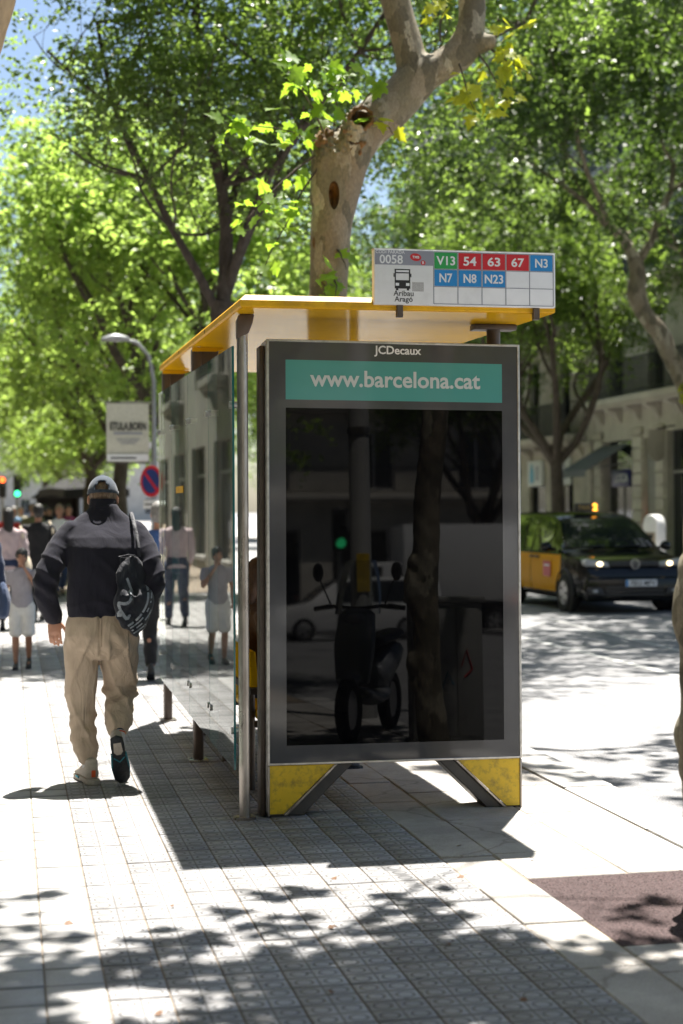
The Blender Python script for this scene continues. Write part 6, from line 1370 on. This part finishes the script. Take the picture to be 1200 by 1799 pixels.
    g.ell((0, -.027, .010), .0805, .084, .096, 18, 12); g.ell((0, -.050, -.040), .066, .054, .048, 16, 10); g.limb([(-.075, .0, -.01), (-.076, .005, -.045)], [.014, .010], 8, 2); g.limb([(.075, .0, -.01), (.076, .005, -.045)], [.014, .010], 8, 2)
    place('hair', remesh(g, 'hair', 'hair_brown', .007, 1, disp=lambda co, no: .0035 * np.sin(co[:, 0] * 260) * np.sin(co[:, 2] * 60 + co[:, 0] * 90)), root)
    q = MB(); V = []; F = []; nu, nv = 40, 12
    for i in range(nv + 1):
        th = (math.pi / 2) * (1 - i / nv) * 1.0
        for k in range(nu):
            a = 2 * math.pi * k / nu; V.append((.0905 * math.sin(th if i < nv else .001) * math.cos(a), -.014 + .113 * math.sin(th if i < nv else .001) * math.sin(a), .008 + .112 * math.cos(th)))
    for i in range(nv):
        for k in range(nu):
            a = 2 * math.pi * (k + .5) / nu; back = math.cos(a + math.pi / 2)          # 1 straight behind
            if back > .90 and 1 <= i < 5 - int((1 - back) * 30): continue
            F.append((i * nu + k, i * nu + (k + 1) % nu, (i + 1) * nu + (k + 1) % nu, (i + 1) * nu + k))
    q.T = Matrix.Translation(c0) @ Matrix.Rotation(R(-4), 4, 'Z') @ Matrix.Rotation(R(-6), 4, 'X'); q.add(V, F); cap = q.build('cap', 'cap_cloth', root, recalc=False)
    sd_ = cap.modifiers.new('thickness', 'SOLIDIFY'); sd_.thickness = .003
    q = MB(); q.T = Matrix.Translation(c0); q.limb([(-.065, .085, .012), (0, .125, .020), (.065, .085, .012)], [(.006, .03), (.006, .055), (.006, .03)], 10, 4, ref=(0, 0, 1)); q.build('cap_peak', 'cap_cloth', cap)
    q = MB(); q.T = Matrix.Translation(c0) @ Matrix.Rotation(R(-6), 4, 'X'); q.tube([(.0915 * math.cos(a), -.014 + .114 * math.sin(a), .014) for a in [2 * math.pi * k / 36 for k in range(37)]], [(.0025, .011)] * 37, 6, ref=(1, 0, 0)); q.build('cap_strap', 'cap_cloth', cap)
    q = MB(); q.T = Matrix.Translation(c0); q.ell((0, .0, .121), .008, .008, .004, 10, 6); q.build('cap_button', 'cap_cloth', cap)
    # shoes and socks
    ls = shoe(root, Matrix.Translation((-.090, -.015, .0)) @ Matrix.Rotation(R(14), 4, 'Z'), 1.14, 'shoe_beige', 'shoe_beige')
    mR = Matrix.Translation((.080, -.243, .190)) @ Matrix.Rotation(R(-8), 4, 'Y') @ Matrix.Rotation(R(-60), 4, 'X') @ Matrix.Rotation(R(0), 4, 'Z')
    rs = shoe(root, mR, 1.04, 'shoe_beige', 'sole_dark')
    q = MB(); q.T = mR; q.prism([(-.022, -.085), (.022, -.085), (.026, -.02), (.012, .0), (-.012, .0), (-.026, -.02)], -.003, .0, 'xy'); q.build('heel_pad', 'shoe_beige', rs, bevel=.001, seg=1)
    q = MB(); q.T = mR; q.tube([(-.040, .0, .012), (-.048, .10, .014), (-.040, .18, .018)], [(.006, .012)] * 3, 6, ref=(1, 0, 0)); q.tube([(.040, .0, .012), (.048, .10, .014), (.040, .18, .018)], [(.006, .012)] * 3, 6, ref=(1, 0, 0)); q.tube([(-.03, .02, -.004), (.0, .05, -.004), (.03, .02, -.004)], .004, 6); q.build('sole_trim', 'shoe_teal', rs)
    q = MB(); q.T = Matrix.Translation((-.090, -.015, 0)) @ Matrix.Rotation(R(14), 4, 'Z'); q.tube([(-.045, .06, .022), (-.046, .12, .024), (-.03, .19, .025)], .008, 6); q.build('sole_trim', 'shoe_teal', ls)
    q = MB(); q.T = Matrix.Translation((-.090, -.015, 0)) @ Matrix.Rotation(R(14), 4, 'Z'); q.box(-.012, .012, -.112, -.108, .045, .085); q.build('heel_tab', 'orange', ls, bevel=.002)
    q = MB(); q.limb([(.078, -.13, .315), (.080, -.155, .275), (.080, -.172, .235)], [.041, .039, .038], 14, 3); sk = q.build('sock', 'sock', root)
    for k, mt in ((0, 'orange'), (1, 'cap_cloth')):
        q = MB(); p = Vector((.0785, -.139 + .006 * k, .300 + .012 * k)); dd = Vector((.02, -.5, -.8)).normalized(); q.tube([p, p + dd * .008], .0425, 16); q.build('sock_band', mt, sk)
    q = MB(); q.limb([(-.09, -.02, .14), (-.09, -.02, .09)], [.042, .040], 14, 2); q.build('sock', 'sock', root)
    return root
walking_man()

# ---- his tote bag
def tote():
    root = empty('tote_bag', (.535, 9.42, 0), R(-3), 'black tote bag with white printed lettering on the walking man\'s right hip', 'bag')
    px = [(204, 972), (222, 970), (240, 975), (247, 992), (253, 1012), (262, 1034), (266, 1052), (263, 1070), (256, 1088), (247, 1104), (237, 1117), (222, 1106), (205, 1092), (197, 1080), (195, 1062), (197, 1040), (200, 1010), (202, 990)]
    out = [((u - 178) / 300, (1370 - v) / 300) for u, v in px]; cx = sum(p[0] for p in out) / len(out); cz = sum(p[1] for p in out) / len(out); n = len(out)
    yb = lambda x, z: -.155 - .02 * math.sin((z - .9) * 8) + (x - .12) * .55
    q = MB(); rings = []
    for sgn, prof in ((1, ((0.0, .0), (.35, .95), (.7, .8), (.92, .45), (1.0, .0))),):
        pass
    V = []; F = []
    layers = [(.0, -.052), (.4, -.050), (.75, -.038), (.94, -.018), (1.0, 0.0), (.94, .016), (.75, .028), (.4, .034), (.0, .034)]
    for (s_, d) in layers:
        for (x, z) in out: V.append((cx + (x - cx) * max(s_, .02), yb(cx + (x - cx) * s_, z) + d * (1.15 if z < 1.15 else .5), cz + (z - cz) * max(s_, .02)))
    for i in range(len(layers) - 1):
        for k in range(n): F.append((i * n + k, i * n + (k + 1) % n, (i + 1) * n + (k + 1) % n, (i + 1) * n + k))
    F.append(tuple(range(n))); F.append(tuple((len(layers) - 1) * n + k for k in range(n))[::-1])
    q.add(V, F)
    def wr(co, no): return .006 * np.sin(co[:, 2] * 40 + co[:, 0] * 30 + 2 * np.sin(co[:, 0] * 33)) + .004 * np.sin(co[:, 0] * 70 - co[:, 2] * 55)
    pch = place('pouch', remesh(q, 'pouch', 'tote_cloth', .009, 3, disp=wr), root)
    q = MB(); q.tube([(.085, -.19, 1.32), (.145, -.168, 1.332), (.205, -.135, 1.318)], .004, 6); q.build('hem', 'tote_cloth', root)
    q = MB(); q.tube([(.205, -.135, 1.315), (.200, -.150, 1.37), (.190, -.100, 1.45), (.175, -.02, 1.53), (.165, .08, 1.575), (.160, .17, 1.54), (.165, .22, 1.42), (.19, .18, 1.31), (.21, .02, 1.29)], [(.011, .003)] * 9, 8, ref=(1, 0, 0)); q.build('strap', 'tote_cloth', root)
    # printed lines of white letter blocks, curving with the sack
    rnd = random.Random(3); me = pch.data
    from mathutils.bvhtree import BVHTree
    bm = bmesh.new(); bm.from_mesh(me); tree = BVHTree.FromBMesh(bm); q = MB()
    def stamp(x, z, w_, h_, ang):
        pts = []
        for dx, dz in ((-w_, -h_), (w_, -h_), (w_, h_), (-w_, h_)):
            X = x + dx * math.cos(ang) - dz * math.sin(ang); Z = z + dx * math.sin(ang) + dz * math.cos(ang); hit = tree.ray_cast(Vector((X, -1, Z)), Vector((0, 1, 0)))
            if hit[0] is None: return
            pts.append(hit[0] + Vector((0, -.0025, 0)))
        q.add([tuple(p) for p in pts], [(0, 1, 2, 3)])
    for ln in range(6):                                                # lines of lettering run along the lower right edge
        r0 = .245 + .021 * ln; big = ln < 1
        a = -1.05
        while a < .30:
            step = rnd.uniform(.03, .055) if not big else .05; a += step
            if rnd.random() < .16: a += .035; continue
            x = .015 + r0 * math.cos(a) * .98; z = 1.10 + r0 * math.sin(a) * .85
            stamp(x, z, .0040 if not big else .006, (.0062 if not big else .010) * rnd.uniform(.7, 1.1), a)
    for k in range(26):                                                # a painted wave figure
        t = k / 25; x = .150 - .085 * t + .02 * math.sin(t * 9); z = 1.105 - .12 * t + .015 * math.cos(t * 11); stamp(x, z, .010 * (1 - .3 * t), .0075, .9 + t * .8)
    for k in range(12): t = k / 11; stamp(.075 + .07 * t, .985 + .02 * math.sin(t * 6), .008, .006 + .004 * math.sin(t * 3), .25)
    for k in range(8): t = k / 7; stamp(.135 + .025 * t, 1.19 - .07 * t, .006, .007, -.9)
    bm.free(); q.build('print', 'bag_print', pch, smooth=False, recalc=False)
tote()

# ---- other passers-by
pedestrian('dark-haired child in grey T-shirt and white shorts, hand at mouth, facing the camera', (.115, 16.35, 0), R(176), 1.20, 'cl_greytee', 'cl_white', 'hair_black', 'skin_tan', stride=.05, shorts=True, sleeves='short', arm=(-1, (-.24, .08, 1.17), (-.06, .16, 1.46)), curly=True, vox=.012)
pedestrian('man in blue shirt and black trousers just beyond the glass panes', (1.37, 15.0, 0), R(-4), 1.66, 'cl_blue', 'cl_black', 'hair_grey', 'skin', stride=.16, bag=('cl_lightblue', -1))
pedestrian('person in navy jacket and white shorts cut off by the left edge', (-.31, 13.6, 0), R(10), 1.62, 'cl_navy', 'cl_white', 'hair_brown', 'skin', stride=.22, shorts=True, bag=('cl_denim', 1))
pedestrian('woman with long black hair and pale pink top at the left, seen from behind', (-.02, 21.8, 0), R(0), 1.62, 'cl_pink', 'cl_navy', 'hair_black', 'skin_tan', long_hair=True, bag=('cl_cream', 1))
pedestrian('person in black jacket carrying a cream tote behind the child', (.40, 23.4, 0), R(5), 1.68, 'cl_black', 'cl_black', 'hair_black', 'skin_tan', bag=('cl_cream', 1))
pedestrian('seated person with long auburn hair and brown jacket on the shelter bench', (1.50, 9.62, 0), R(-90), 1.70, 'cl_brown', 'cl_denim', 'hair_auburn', 'skin', long_hair=True, sitting=True, stride=0)
FAR = [(.9, 30, 180, 1.70, 'cl_white', 'cl_denim', 'hair_brown', 'far walker in white top left of the walking man\'s shoulder'), (-.05, 31, 180, 1.66, 'cl_red', 'cl_black', 'hair_black', 'far walker in red top at the left edge'),
       (.5, 36, 0, 1.74, 'cl_olive', 'cl_navy', 'hair_brown', 'far walker in olive top in the left crowd'), (1.35, 38, 180, 1.72, 'cl_magenta', 'cl_black', 'hair_black', 'far walker in magenta top right behind the walking man\'s neck'),
       (.1, 42, 180, 1.7, 'cl_lightblue', 'cl_cream', 'hair_grey', 'far walker in light blue shirt deep in the left crowd'), (.95, 45, 0, 1.75, 'cl_black', 'cl_denim', 'hair_black', 'far walker in black deep in the left crowd'),
       (.35, 52, 180, 1.7, 'cl_cream', 'cl_navy', 'hair_brown', 'tiny far walker in cream top'), (1.3, 54, 180, 1.68, 'cl_blue', 'cl_cream', 'hair_black', 'tiny far walker in blue top and cream trousers'), (1.9, 33, 0, 1.72, 'cl_cream', 'cl_olive', 'hair_brown', 'far walker in cream top and olive trousers beside the no-parking sign')]
for (x, y, yw, h, tp, bt, hr, lab) in FAR:
    pedestrian(lab, (x, y, 0), R(yw + random.uniform(-8, 8)), h, tp, bt, hr, random.choice(('skin', 'skin_tan')), stride=random.uniform(.15, .3), vox=.022, group='people walking far down the pavement', sleeves=random.choice(('short', 'long')))
